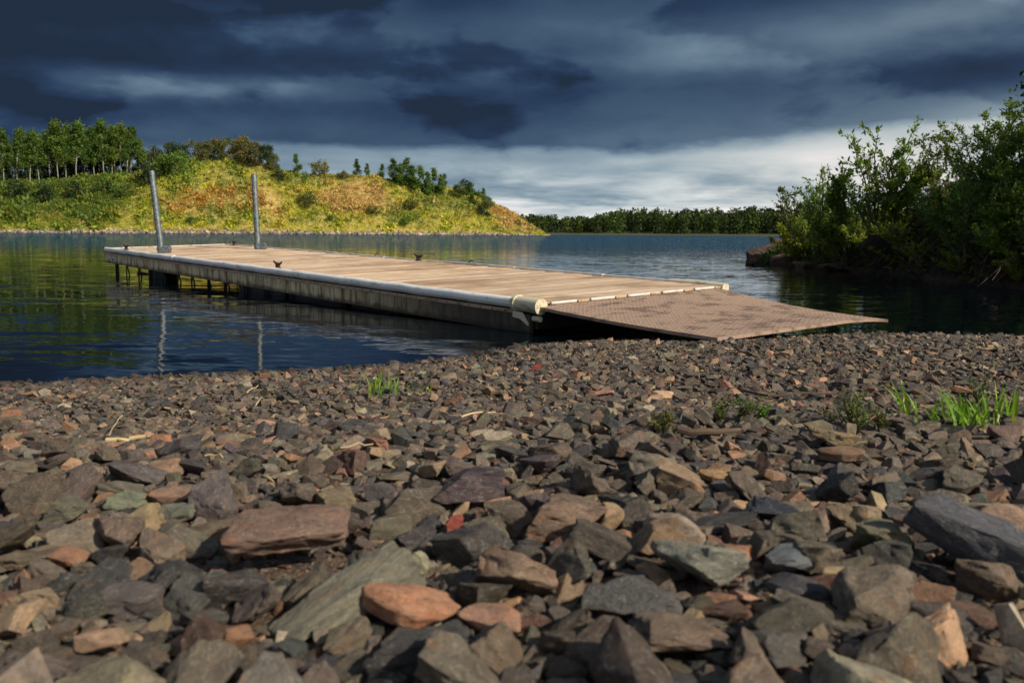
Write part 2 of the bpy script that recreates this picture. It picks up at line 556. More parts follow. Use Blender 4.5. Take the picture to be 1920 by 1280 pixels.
def water_material():
    m, g, out = new_mat('lake_water')
    v = g.n('ShaderNodeNewGeometry').outputs['Position']
    sep = g.n('ShaderNodeSeparateXYZ', {0: v})
    far = g.m('ADD', sep.outputs[1], g.m('MULTIPLY', g.m('SUBTRACT', g.noise(v, 0.09, 3, 0.5).outputs[0], 0.5), 26.0))
    # sheltered by the dock and the beach: calm; open lake: wind ripples
    shel = g.n('ShaderNodeVectorMath', {0: v, 1: (0.78, 0.625, 0.0)}, operation='DOT_PRODUCT').outputs['Value']   # distance past the dock line
    shel = g.m('SUBTRACT', shel, 4.3)
    kk = g.m('ADD', 0.050, g.m('MULTIPLY', g.ss(far, 12.0, 34.0), 0.17))
    kk = g.m('ADD', kk, g.m('MULTIPLY', g.ss(far, 26.0, 55.0), 1.9))
    kk = g.m('ADD', kk, g.m('MULTIPLY', g.ss(shel, 1.5, 4.0), 0.05))
    gust = g.ss(g.noise(g.n('ShaderNodeMapping', {'Vector': v, 'Scale': (0.35, 1.3, 1.0)}).outputs[0], 0.8, 3, 0.5, 0.6).outputs[0], 0.48, 0.60)
    kk = g.m('ADD', kk, g.m('MULTIPLY', gust, 0.10))
    m1 = g.n('ShaderNodeMapping', {'Vector': v, 'Scale': (0.8, 2.4, 1.0), 'Rotation': (0, 0, 0.12)}).outputs[0]
    a = g.noise(m1, 1.7, 2, 0.5, 0.4).outputs['Color']
    b = g.noise(m1, 6.5, 2, 0.5, 0.3).outputs['Color']
    s = g.n('ShaderNodeVectorMath', {0: a, 1: b}, operation='ADD').outputs[0]
    s = g.n('ShaderNodeVectorMath', {0: s, 1: (1.0, 1.0, 1.0)}, operation='SUBTRACT').outputs[0]
    s = g.n('ShaderNodeVectorMath', {0: s, 1: (0.7, 1.0, 0.0)}, operation='MULTIPLY').outputs[0]
    s = g.n('ShaderNodeVectorMath', {0: s, 'Scale': kk}, operation='SCALE').outputs[0]
    nrm = g.n('ShaderNodeVectorMath', {0: g.n('ShaderNodeVectorMath', {0: s, 1: (0, 0, 1)}, operation='ADD').outputs[0]}, operation='NORMALIZE').outputs[0]
    fr = g.n('ShaderNodeFresnel', {'IOR': 1.33, 'Normal': nrm}).outputs[0]
    gl = g.n('ShaderNodeBsdfGlossy', {'Color': (0.95, 0.97, 1.0, 1), 'Roughness': 0.03, 'Normal': nrm})
    tr = g.n('ShaderNodeBsdfTransparent', {'Color': (.42, .33, .18, 1)})
    df = g.n('ShaderNodeBsdfDiffuse', {'Color': (.012, .055, .100, 1)})
    body = g.n('ShaderNodeMixShader', {0: g.ss(far, 18.0, 55.0, 0.06, 0.9), 1: tr.outputs[0], 2: df.outputs[0]})
    mx = g.n('ShaderNodeMixShader', {0: fr, 1: body.outputs[0], 2: gl.outputs[0]})
    g.link(mx.outputs[0], out.inputs[0])
    return m


M = dict(
    stone=stone_material('broken_stone', 'object'),
    gravel=stone_material('beach_gravel', 'attr'),
    soil=soil_material(),
    water=water_material(),
    bed=plain('lake_mud', (.030, .026, .016), 0.9, 0, 0.4, 0.6),
    wood=deck_wood(),
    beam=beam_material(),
    tube=tube_material('white_fender_pipe', (.90, .88, .84), (.48, .43, .36)),
    sleeve=tube_material('yellowed_fender_sleeve', (.66, .60, .43), (.28, .19, .09)),
    rail=tube_material('pale_edge_strip', (.62, .58, .52), (.22, .18, .14)),
    galv=galv_material(),
    ramp=ramp_material(),
    dark=plain('dark_wet_steel', (.018, .017, .016), 0.6, 0.2),
    black=plain('black_plastic_float', (.010, .010, .011), 0.5),
    cleat=plain('rusty_iron_cleat', (.075, .040, .032), 0.6, 0.4),
    hole=plain('bolt_hole_black', (.006, .006, .006), 0.9),
    plate=plain('white_number_plate', (.72, .74, .70), 0.5),
    strip=tube_material('rusty_flange', (.46, .33, .22), (.12, .06, .035)),
    leaf=leaf_material('leaf_green'),
    hillcover=leaf_material('hillside_growth', trans=0.25),
    grass=leaf_material('grass_blade', trans=0.4),
    birch=bark_material('birch_bark', (.46, .43, .37), (.07, .06, .05), 0.47),
    bark=bark_material('grey_brown_bark', (.13, .10, .075), (.04, .03, .024), 0.5),
    twig=plain('dead_twig', (.085, .055, .036), 0.9, 0, 0.5, 20),
    straw=plain('dry_straw', (.52, .40, .22), 0.8),
    bank=earth_material('root_bound_bank_earth', (.018, .013, .010), (.038, .026, .018), (.095, .046, .028)),
    hill=earth_material('hillside_soil', (.26, .24, .05), (.40, .31, .09), (.58, .38, .19)),
    far=earth_material('far_shore_meadow', (.035, .045, .016), (.06, .07, .022), (.09, .09, .03)),
)

# ------------------------------------------------------------------ the setting: beach, lake, bank, far land
WX = np.array([-60, -12, -6, -2.37, -0.85, -0.33, 0.14, 0.55, 1.3, 2.7, 3.6, 6.0, 9.0, 14, 60.])
WY = np.array([2.0, 2.6, 3.4, 4.25, 4.72, 5.15, 5.85, 6.1, 6.30, 6.62, 6.50, 5.9, 6.4, 8.5, 9.0])


def beach_z(x, y):
    x = np.asarray(x, float)
    y = np.asarray(y, float)
    s = np.interp(x, WX, WY) - y + 0.22 * (fbm(x * 0.9 + 5, y * 0.9 + 9, 3) - 0.5)
    up = 0.30 * (1 - np.exp(-np.maximum(s, 0) / 3.0)) + 0.02 * np.maximum(s - 6, 0)
    dn = -1.9 * (1 - np.exp(-np.maximum(-s, 0) / 9.0))
    land = smoothstep(s, 0.2, 1.2)
    z = np.where(s > 0, up, dn)
    z = z + land * (0.055 * (fbm(x * 0.8, y * 0.8, 3) - 0.5) + 0.02 * (fbm(x * 3 + 3, y * 3, 2) - 0.5))
    # a low ridge of coarser stone across the beach, a shallow dip behind it
    z = z + land * (0.035 * np.exp(-((y - 2.15 - 0.12 * x) / 0.35) ** 2) - 0.022 * np.exp(-((y - 3.0 - 0.1 * x) / 0.4) ** 2))
    return z


def grid_mesh(name, xs, ys, zf, smooth=True):
    gx, gy = np.meshgrid(xs, ys)
    v = np.c_[gx.ravel(), gy.ravel(), zf(gx, gy).ravel()]
    nx, ny = len(xs), len(ys)
    i = np.arange(nx - 1)[None, :] + nx * np.arange(ny - 1)[:, None]
    i = i.ravel()
    return np_mesh(name, v, np.c_[i, i + 1, i + nx + 1, i + nx], smooth=smooth)


bx = np.unique(np.r_[np.linspace(-60, -8, 30), np.linspace(-8, 8, 200), np.linspace(8, 60, 30)])
by = np.unique(np.r_[np.linspace(-40, -1, 20), np.linspace(-1, 8, 130), np.linspace(8, 40, 25)])
beach = link('beach', grid_mesh('beach', bx, by, beach_z), None, M['soil'])
tag(beach, 'gritty brown soil under the stony lake beach', None, None, 'structure')

me = MB()
me.v = [(-3000, -60, -2.6), (3000, -60, -2.6), (3000, 4000, -2.6), (-3000, 4000, -2.6)]
me.f = [[0, 1, 2, 3]]
tag(me.build('lake_bed', M['bed']), 'dark mud on the lake floor', None, None, 'structure')
me = MB()
me.v = [(-3000, 1.2, 0), (3000, 1.2, 0), (3000, 4000, 0), (-3000, 4000, 0)]
me.f = [[0, 1, 2, 3]]
tag(me.build('lake_water', M['water']), 'dark rippled lake water', None, None, 'structure')

# bank on the right: water's edge x as a function of y
BY = np.array([6.0, 9.5, 11.5, 12.7, 13.9, 15.5, 16.7, 18.6, 20.7, 22.5, 24.0, 25.5, 28, 32, 40])
BX = np.array([12, 8.4, 7.35, 7.0, 6.85, 7.05, 7.15, 7.0, 6.75, 6.6, 6.55, 7.4, 11, 16, 24.])
BHY = np.array([6, 12, 14, 16, 17.5, 19, 20.5, 22, 23.2, 24, 26, 40.])
BHH = np.array([1.2, 1.5, 1.65, 1.75, 1.45, 1.05, .8, .6, .45, .3, .4, .8])


def bank_z(x, y):
    x = np.asarray(x, float)
    y = np.asarray(y, float)
    s = x - np.interp(y, BY, BX) + 0.5 * (fbm(x * 0.9 + 40, y * 0.9, 3) - 0.5)
    h = np.interp(y, BHY, BHH)
    up = h * (1 - np.exp(-np.maximum(s, 0) / 0.55)) + 0.03 * np.maximum(s, 0)
    z = np.where(s > 0, up, np.maximum(s * 1.4, -2.4))
    return z + smoothstep(s, -0.1, 0.6) * 0.45 * (fbm(x * 1.4, y * 1.4 + 60, 4) - 0.5)


bank = link('bank', grid_mesh('bank', np.unique(np.r_[np.linspace(4.5, 12, 90), np.linspace(12, 60, 40)]), np.linspace(5, 42, 190), bank_z), None, M['bank'])
tag(bank, 'root-bound earth bank across the inlet', None, None, 'structure')

# ------------------------------------------------------------------ hill across the lake
SX = np.array([-900, -500, 0, 480, 800, 1012, 1030])            # column in the photograph where each shore point was read
SD = np.array([185, 205, 235, 250, 266, 282, 284])              # metres away
SHORE = np.array([[(a - 960) / FPX * d, d] for a, d in zip(SX, SD)])
RXp = np.array([-900, -500, 0, 60, 130, 200, 260, 310, 360, 430, 490, 530, 570, 640, 700, 760, 830, 880, 920, 960, 990, 1014, 1030])
RYp = np.array([345, 345, 345, 343, 338, 332, 326, 312, 306, 306, 311, 320, 329, 329, 333, 342, 352, 362, 380, 402, 421, 438, 441])
SETB = 26.0


def hill_uv(col, v):
    """col: column reading along the shore; v: 0 at the water, 1 at the crest, >1 behind"""
    col = np.asarray(col, float)
    v = np.asarray(v, float)
    d = np.interp(col, SX, SD)
    hor = 436.5 + (col - 960) * math.tan(ROLL)
    zr = np.maximum(CH + (hor - np.interp(col, RXp, RYp)) / FPX * (d + SETB), 0.15)
    n = fbm(col * 0.012 + 3, v * 2.2 + 8, 4) - 0.5
    dd = d + SETB * v * np.where(v > 1, 1.6, 1.0)
    dd = dd + n * 5.5 * smoothstep(v, 0.02, 0.3) * smoothstep(zr, 1, 8)
    prof = np.where(v < 0.06, v / 0.06 * 0.035, 0.035 + 0.965 * np.power(np.clip((v - 0.06) / 0.94, 0, 1), 0.92))
    prof = np.where(v > 1, 1 + 0.02 * (v - 1), prof)
    z = zr * prof + (fbm(col * 0.03, v * 5, 3) - 0.5) * 1.6 * smoothstep(v, 0.05, 0.2) * smoothstep(zr, 1, 8) * (1 - smoothstep(v, 0.8, 1.0) * 0.7)
    z = z - (v <= 0) * 1.0
    x = (col - 960) / FPX * dd
    return x, dd, z


hc = np.linspace(-900, 1030, 260)
hv = np.r_[-0.02, np.linspace(0, 1.0, 46), np.linspace(1.08, 3.2, 10)]
gc, gv = np.meshgrid(hc, hv)
hx, hy, hz = hill_uv(gc, gv)
nx = len(hc)
ii = (np.arange(nx - 1)[None, :] + nx * np.arange(len(hv) - 1)[:, None]).ravel()
hill = link('hill', np_mesh('hill', np.c_[hx.ravel(), hy.ravel(), hz.ravel()], np.c_[ii, ii + 1, ii + nx + 1, ii + nx], smooth=True), None, M['hill'])
tag(hill, 'steep eroded hillside across the lake', None, None, 'structure')

# far land to the horizon
fa = np.linspace(R(-75), R(75), 90)
fr_ = np.array([468, 474, 500, 560, 700, 1200, 3600.])
fz = np.array([-0.6, 0.35, 1.2, 4.6, 5.5, 6.0, 8.0])
ga, gr = np.meshgrid(fa, np.arange(len(fr_)))
wob = 14 * (fbm(ga * 9 + 4, ga * 0 + 2, 3) - 0.5)
rr = fr_[gr] + wob
v = np.c_[(np.sin(ga) * rr).ravel(), (np.cos(ga) * rr).ravel(), fz[gr].ravel()]
i = (np.arange(len(fa) - 1)[None, :] + len(fa) * np.arange(len(fr_) - 1)[:, None]).ravel()
far = link('far_shore', np_mesh('far_shore', v, np.c_[i, i + 1, i + len(fa) + 1, i + len(fa)], smooth=True), None, M['far'])
tag(far, 'low far shore behind the lake', None, None, 'structure')


# ------------------------------------------------------------------ foliage helpers
def rot_basis(n, up_bias=0.0, g=rng):
    """random unit direction d, side s for n leaves"""
    d = g.normal(size=(n, 3))
    d[:, 2] += up_bias
    d /= np.linalg.norm(d, axis=1)[:, None]
    t = g.normal(size=(n, 3))
    s = np.cross(d, t)
    s /= np.linalg.norm(s, axis=1)[:, None] + 1e-9
    return d, s


def leaf_arrays(pos, d, s, ln, wd, col, fold=0.12):
    n = len(pos)
    nn = np.cross(d, s)
    ln = np.broadcast_to(ln, (n,))[:, None]
    wd = np.broadcast_to(wd, (n,))[:, None]
    v = np.empty((n, 4, 3))
    v[:, 0] = pos
    v[:, 1] = pos + d * ln * 0.45 + s * wd * 0.5 + nn * ln * fold
    v[:, 2] = pos + d * ln
    v[:, 3] = pos + d * ln * 0.45 - s * wd * 0.5 + nn * ln * fold
    f = np.arange(n * 4).reshape(n, 4)
    return v.reshape(-1, 3), f, np.repeat(col, 4, axis=0)


def vary(base, n, sd=0.18, g=rng):
    base = np.asarray(base, float)
    b = base[g.integers(0, len(base), n)] if base.ndim == 2 else np.tile(base, (n, 1))
    return np.clip(b * (1 + g.normal(size=(n, 1)) * sd) * (1 + g.normal(size=(n, 3)) * sd * 0.35), 0.004, 0.9)


def crown_mesh(name, blobs, count, size, cols, g, shell=0.55):
    """leaf-sized faces spread through a set of ellipsoid clumps (centre, radii)"""
    w = np.array([r[0] * r[1] * r[2] for _, r in blobs]) ** 0.7
    k = g.choice(len(blobs), count, p=w / w.sum())
    c = np.array([b[0] for b in blobs])[k]
    r = np.array([b[1] for b in blobs])[k]
    q = g.normal(size=(count, 3))
    q /= np.linalg.norm(q, axis=1)[:, None]
    rad = g.random(count) ** shell
    p = c + q * r * rad[:, None] * (0.85 + 0.3 * g.random((count, 1)))
    d, s = rot_basis(count, 0.2, g)
    tone = (0.8 + 0.4 * g.random(len(blobs)))[k][:, None]
    col = vary(cols, count, 0.16, g) * tone
    v, f, cc = leaf_arrays(p, d, s, size * (0.6 + 0.8 * g.random(count)), size * 0.75 * (0.6 + 0.8 * g.random(count)), col)
    return np_mesh(name, v, f, cc)


GREEN = [(.090, .160, .026), (.075, .135, .024), (.12, .175, .03)]
DKGREEN = [(.030, .058, .018), (.038, .068, .020), (.05, .075, .022)]
OLIVE = [(.15, .14, .040), (.11, .115, .034), (.19, .155, .05)]
YELLOW = [(.20, .18, .035), (.16, .16, .035), (.13, .14, .03)]
BRIGHT = [(.12, .21, .034), (.14, .22, .038), (.09, .165, .030)]


def make_birch(seed, h=15.5):
    g = np.random.default_rng(seed)
    r = random.Random(seed)
    root = empty('birch_tree')
    mb = MB()
    lean = Vector((r.uniform(-.06, .06), r.uniform(-.05, .05), 0))
    pts = [Vector((0, 0, -1.0))] + [lean * h * t + Vector((r.uniform(-.12, .12), r.uniform(-.12, .12), h * t)) for t in (0.0, .2, .4, .6, .8, .97)]
    mb.tube(pts, [.11, .105, .095, .085, .065, .045, .02], 7)
    blobs = []
    for k in range(19):
        t = (0.36 if seed % 2 else .27) + (0.62 if seed % 2 else .71) * (k / 18) + r.uniform(-.03, .03)
        a = r.uniform(0, 6.28)
        base = lean * h * t + Vector((0, 0, h * t))
        ln = (1.0 - t) * h * 0.15 + 0.6
        tip = base + Vector((math.cos(a) * ln, math.sin(a) * ln, ln * 0.75))
        mb.tube([base, (base + tip) / 2 + Vector((0, 0, .1)), tip], [.06, .04, .015], 5)
        blobs.append((tuple(tip), (.8 + .6 * r.random(), .8 + .6 * r.random(), 1.0 + .9 * r.random())))
        blobs.append((tuple((base + tip) / 2), (0.6, 0.6, 0.6)))
    blobs.append((tuple(lean * h + Vector((0, 0, h - .6))), (0.7, 0.7, 1.1)))
    mb.build('trunk', M['birch'], root, smooth=True)
    link('crown', crown_mesh('crown', blobs, 3600, 0.48, GREEN + GREEN + BRIGHT + DKGREEN[2:], g), root, M['leaf'])
    return root


def make_roundtree(seed, h, w, cols, name='round_tree', count=1400, size=0.4, trunk=0.16):
    g = np.random.default_rng(seed)
    r = random.Random(seed)
    root = empty(name)
    mb = MB()
    mb.tube([(0, 0, -.8), (r.uniform(-.1, .1), 0, h * .35), (r.uniform(-.2, .2), r.uniform(-.2, .2), h * .8)], [trunk, trunk * .75, trunk * .25], 7)
    blobs = []
    for k in range(22):
        a = r.uniform(0, 6.28)
        t = r.uniform(.10, .93)
        rad = w * 0.5 * math.sin(math.pi * min(1, t * .86 + .12)) ** 0.7 * r.uniform(.45, 1.0)
        c = Vector((math.cos(a) * rad, math.sin(a) * rad, h * t))
        mb.tube([(0, 0, h * t * .6), tuple(c * .6 + Vector((0, 0, h * t * .3))), tuple(c)], [trunk * .4, trunk * .25, trunk * .1], 5)
        q = w * r.uniform(.16, .25)
        blobs.append((tuple(c), (q, q, q * r.uniform(.7, 1.15))))
    mb.build('trunk', M['bark'], root, smooth=True)
    link('crown', crown_mesh('crown', blobs, count, size, cols, g), root, M['leaf'])
    return root


def make_poplar(seed, h=7.0, cols=GREEN, w=1.75):
    g = np.random.default_rng(seed)
    r = random.Random(seed)
    root = empty('young_poplar')
    mb = MB()
    mb.tube([(0, 0, -.6), (r.uniform(-.1, .1), 0, h * .5), (r.uniform(-.15, .15), 0, h)], [.10, .07, .02], 6)
    blobs = []
    for k in range(20):
        t = r.uniform(.12, .97) if k < 18 else .96
        a = r.uniform(0, 6.28)
        rad = w * .55 * math.sin(math.pi * t ** .8) * r.uniform(.3, 1.0)
        c = (math.cos(a) * rad, math.sin(a) * rad, h * t)
        mb.tube([(0, 0, h * t - .5), c], [.03, .012], 4)
        q = w * (.40 - .22 * t) * r.uniform(.7, 1.3)
        blobs.append((c, (q, q, q * 1.7)))
    mb.build('trunk', M['birch'] if seed % 2 else M['bark'], root, smooth=True)
    link('crown', crown_mesh('crown', blobs, 1300, 0.34, cols, g), root, M['leaf'])
    return root


def place_hill(o, col, v, scale=1.0, rz=None, dz=0.0):
    x, y, z = (float(q) for q in hill_uv(col, v))
    o.location = (x, y, z + dz)
    o.scale = (scale, scale, scale)
    o.rotation_euler = (0, 0, rnd.uniform(0, 6.28) if rz is None else rz)
    return o


ORD = ['first', 'second', 'third', 'fourth', 'fifth', 'sixth', 'seventh', 'eighth', 'ninth', 'tenth', 'eleventh', 'twelfth', 'thirteenth', 'fourteenth',
       'fifteenth', 'sixteenth', 'seventeenth', 'eighteenth', 'nineteenth', 'twentieth']

# birch grove on the hilltop: front row with trunks in view, then a back row
protos = [make_birch(100 + k) for k in range(5)]
used = set()


def fresh(protos, k):
    p = protos[k % len(protos)]
    if k % len(protos) not in used:
        used.add(k % len(protos))
        return p
    return copy_tree(p)


front = [(-4, 1.02, .95), (18, 1.0, .90), (42, 1.05, 1.0), (66, .92, .92), (84, .98, .86), (103, 1.06, .98), (118, 1.0, 1.0), (133, 1.02, 1.02), (152, 1.0, .98), (170, 1.08, 1.0),
         (186, 1.02, .97), (203, 1.0, .95), (219, 1.06, .92), (236, 1.0, .84), (254, .99, .70), (271, .97, .58)]
for k, (c_, v_, s_) in enumerate(front):
    o = place_hill(fresh(protos, k), c_, v_, s_)
    o.scale = (s_ * 1.2, s_ * 1.2, s_)
    where = 'white-trunked birch on the hilltop grove front row, %s from the left edge' % ORD[k]
    tag(o, where, 'tree', 'birches in the hilltop grove')
backrow = [(18, 1.25), (70, 1.25), (112, 1.25), (160, 1.25), (196, 1.25), (222, 1.2), (246, 1.2), (-30, 1.4), (6, 1.45), (30, 1.5), (56, 1.4), (92, 1.5), (124, 1.45), (147, 1.55), (178, 1.5), (208, 1.45), (230, 1.4), (-70, 1.2), (-110, 1.3), (-160, 1.2), (-230, 1.3), (-300, 1.3)]
for k, (c_, v_) in enumerate(backrow):
    o = place_hill(fresh(protos, k + 3), c_, v_, 0.98)
    o.scale = (1.4, 1.4, .98)
    tag(o, 'birch crown showing behind the front row of the hilltop grove', 'tree', 'birches at the back of the hilltop grove')

used.clear()
fill = [make_roundtree(250 + k, 9.0, 7.0, DKGREEN + GREEN[1:2], 'dark_tree', 2800, .5) for k in range(2)]
for k, c_ in enumerate((-60, -34, -12, 12, 34, 58, 80, 100, 126, 148, 172, 196, 214, 232, 250, 266, 282, 298)):
    o = fill[k] if k < 2 else copy_tree(fill[k % 2])
    tag(place_hill(o, c_, 1.15 + .12 * (k % 3), .9 if k < 12 else .72), 'dark leafy tree filling the shade behind the birch trunks', 'tree', 'dark trees inside the birch grove')
protos = [make_roundtree(200 + k, 7.0, 6.5, cols, 'leafy_tree', 2600, .42) for k, cols in enumerate((DKGREEN + OLIVE[:1], OLIVE + GREEN[:1], OLIVE, DKGREEN))]
rounds = [(300, 1.10, .85, 0, 'dark round tree on the crest just right of the birch grove'), (322, 1.2, .95, 0, 'dark round tree on the crest, second right of the birch grove'),
          (344, 1.1, .82, 3, 'small dark round tree at the gap in the crest trees'), (372, 1.2, .95, 1, 'olive tree at the left end of the crest thicket above the posts'),
          (396, 1.1, .92, 1, 'olive tree in the crest thicket, second from its left end'), (420, 1.15, 1.05, 2, 'tallest tawny tree in the middle of the crest thicket'),
          (440, 1.05, 1.0, 1, 'olive tree right of the tallest one in the crest thicket'), (462, 1.0, .92, 2, 'tawny tree on the crest behind the right-hand steel post'),
          (484, .98, .80, 2, 'tawny bushy tree on the shoulder right of the steel posts'), (505, 1.0, .72, 3, 'small dark green tree at the right end of the crest thicket'),
          (518, .95, .55, 1, 'low olive bush stepping down from the crest thicket')]
for c_, v_, s_, k, lab in rounds:
    o = protos[k] if k not in used else copy_tree(protos[k])
    used.add(k)
    tag(place_hill(o, c_, v_, s_ * 1.22), lab, 'tree', 'thicket on the hill crest')

used.clear()
protos = [make_roundtree(300 + k, 3.2, 4.0, cols, 'hillside_bush', 700, .36, .08) for k, cols in enumerate((GREEN, BRIGHT, YELLOW, OLIVE, DKGREEN))]
bushes = [(282, .72, 1.5, 4, 'dark green bush on the slope at the left steel post'), (312, .86, 1.3, 0, 'green bush below the crest behind the left post top'),
          (335, .78, 1.5, 1, 'bright green bush right of the left steel post, high on the slope'), (345, .95, 1.0, 1, 'light green bush at the crest right of the left post'),
          (205, .62, 1.2, 0, 'green bush on the slope below the middle of the birch grove'), (150, .58, 1.2, 4, 'dark bush on the slope below the birch trunks'),
          (90, .55, 1.3, 4, 'dark bush on the shaded slope near the left edge'), (40, .60, 1.4, 4, 'dark bush lowest on the left edge slope'), (245, .55, 1.0, 0, 'green bush left of the left steel post, mid slope'),
          (362, .12, .6, 1, 'small bright green bush near the water between the steel posts'), (580, .42, 1.2, 2, 'yellow-green dome bush mid slope right of the right post'),
          (525, .80, .9, 4, 'dark green bush just right of the right steel post'), (603, .97, 1.2, 2, 'yellow bush on the crest at the notch'), (645, .90, .7, 3, 'olive bush at the crest by the pale scree'),
          (770, .45, .9, 2, 'yellow-green bush mid slope below the poplars'), (860, .80, 1.1, 0, 'green bush at the top of the right-hand slope'), (872, .92, 1.2, 4, 'dark green bush on the crest right of the poplars'),
          (893, .70, 1.2, 0, 'green bush above the red scree'), (905, .45, 1.1, 4, 'dark green bush on the slope end above the point'), (880, .95, .9, 0, 'green bush behind the red scree'),
          (915, .75, .9, 0, 'green bush highest beside the red scree edge'), (620, .20, .45, 1, 'small green bush low on the slope under the yellow dome'), (758, .16, .6, 0, 'small green bush low below the poplars'),
          (970, .5, .5, 0, 'small green bush near the tip of the point'), (700, .30, .8, 2, 'yellow bush low on the slope in the middle of the hill')]
for c_, v_, s_, k, lab in bushes:
    o = protos[k] if k not in used else copy_tree(protos[k])
    used.add(k)
    tag(place_hill(o, c_, v_, s_ * 1.2), lab, 'bush', 'bushes on the hillside')

used.clear()
protos = [make_poplar(400 + k, 6.5, (BRIGHT, BRIGHT + GREEN, BRIGHT + GREEN[:1], GREEN)[k]) for k in range(4)]
pops = [(560, .99, .62, 0, 'single light green poplar standing in the notch of the crest'), (672, 1.0, .55, 3, 'small dark pointed tree alone on the crest by the scree'),
        (690, 1.0, .42, 1, 'short young tree on the crest right of the pointed one'), (718, .99, .48, 0, 'light green young poplar at the left of the poplar stand'), (738, .95, .78, 1, 'tall thin poplar at the left end of the poplar stand'),
        (752, .88, .75, 2, 'poplar second from the left of the stand'), (764, .90, .95, 1, 'tallest poplar of the stand on the right slope'), (775, .82, .85, 2, 'poplar just right of the tallest in the stand'),
        (788, .82, .85, 0, 'light green poplar mid stand on the right slope'), (801, .78, .78, 1, 'poplar right of the stand middle'), (813, .84, .82, 0, 'light green poplar, second from the right of the stand'),
        (826, .80, .72, 2, 'rightmost poplar of the stand'), (833, .98, .48, 3, 'small dark pointed tree on the crest right of the stand'), (905, .95, .42, 1, 'tiny thin tree above the point slope')]
for c_, v_, s_, k, lab in pops:
    o = protos[k] if k not in used else copy_tree(protos[k])
    used.add(k)
    tag(place_hill(o, c_, v_, s_ * 1.4), lab, 'tree', 'young poplars on the slope')
    o.scale.x = o.scale.y = s_ * 2.1

# uncountable growth on the slope: tufts of weeds, grass and shrubs in patches of green, yellow and rust, bare scree left open
n = 84000
col_ = rng.uniform(-420, 1014, n)
v_ = rng.random(n) ** 0.9 * 1.25
pat = fbm(col_ * 0.020 + 11, v_ * 3.0, 4)
pat2 = fbm(col_ * 0.055 + 70, v_ * 7.0 + 3, 3)


def patch(c0, v0, rc, rv, skew=0.0):
    return np.exp(-(((col_ - c0 - skew * (v_ - v0)) / rc) ** 2 + ((v_ - v0) / rv) ** 2))


rust = 01.0 * patch(655, .62, 60, .22, -60) + .95 * patch(400, .45, 75, .16) + 0.6 * patch(340, .33, 40, .10) + .9 * patch(505, .45, 28, .30, -60) + .9 * patch(690, .68, 36, .28, -50) + .6 * patch(660, .45, 40, .2) + 1.0 * patch(955, .62, 40, .6, -30) + .4 * patch(870, .35, 30, .15)
rust = rust + (pat2 - 0.5) * 1.3 + .22 * smoothstep(col_, 420, 620) * smoothstep(v_, .25, .6)
bare = .9 * patch(512, .52, 16, .22, -60) + .8 * patch(682, .70, 15, .20, -50) + .6 * patch(600, .5, 14, .1) + .6 * patch(750, .10, 40, .04) + .7 * patch(975, .55, 14, .5)
keep = (rng.random(n) > np.clip(bare + (pat2 - .5) * .8, 0, .85)) & (v_ > 0.045)
col_, v_, pat, pat2, rust = col_[keep], v_[keep], pat[keep], pat2[keep], rust[keep]
n = len(col_)
x, y, z = hill_uv(col_, v_)
shade_side = smoothstep(col_, 330, 150)                          # cloud shade on the left slope, painted in as deeper greens
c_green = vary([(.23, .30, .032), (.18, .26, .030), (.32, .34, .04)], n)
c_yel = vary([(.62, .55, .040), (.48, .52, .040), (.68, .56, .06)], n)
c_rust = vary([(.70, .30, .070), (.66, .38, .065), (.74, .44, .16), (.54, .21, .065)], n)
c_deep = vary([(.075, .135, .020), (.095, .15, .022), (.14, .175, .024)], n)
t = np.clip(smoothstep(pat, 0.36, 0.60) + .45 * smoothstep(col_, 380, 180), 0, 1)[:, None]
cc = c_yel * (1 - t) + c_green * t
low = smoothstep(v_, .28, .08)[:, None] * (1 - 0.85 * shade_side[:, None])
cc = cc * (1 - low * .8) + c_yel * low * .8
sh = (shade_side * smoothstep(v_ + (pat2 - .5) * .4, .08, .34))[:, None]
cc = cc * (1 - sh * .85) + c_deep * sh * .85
ru = (.85 * smoothstep(rust, .18, 1.05))[:, None]
tan_ = smoothstep(col_, 540, 640)[:, None]
c_rust = c_rust * (1 - tan_ * .6) + vary([(.80, .52, .26), (.72, .44, .20)], n, .12) * tan_ * .6
cc = cc * (1 - ru) + c_rust * ru
K = 4
big = (0.29 + 0.62 * smoothstep(pat2, .45, .8)) * (0.7 + 0.6 * rng.random(n)) * (1 + .5 * sh[:, 0])
p = np.repeat(np.c_[x, y, z], K, axis=0)
sz = np.repeat(big, K)
off = rng.normal(size=(n * K, 3)) * sz[:, None] * np.array([.55, .55, .30])
off[:, 2] = np.abs(off[:, 2])
d, s = rot_basis(n * K, 0.8)
vv, ff, c4 = leaf_arrays(p + off, d, s, sz * 1.05, sz * 0.7, np.repeat(cc, K, axis=0) * (0.75 + 0.5 * rng.random((n * K, 1))))
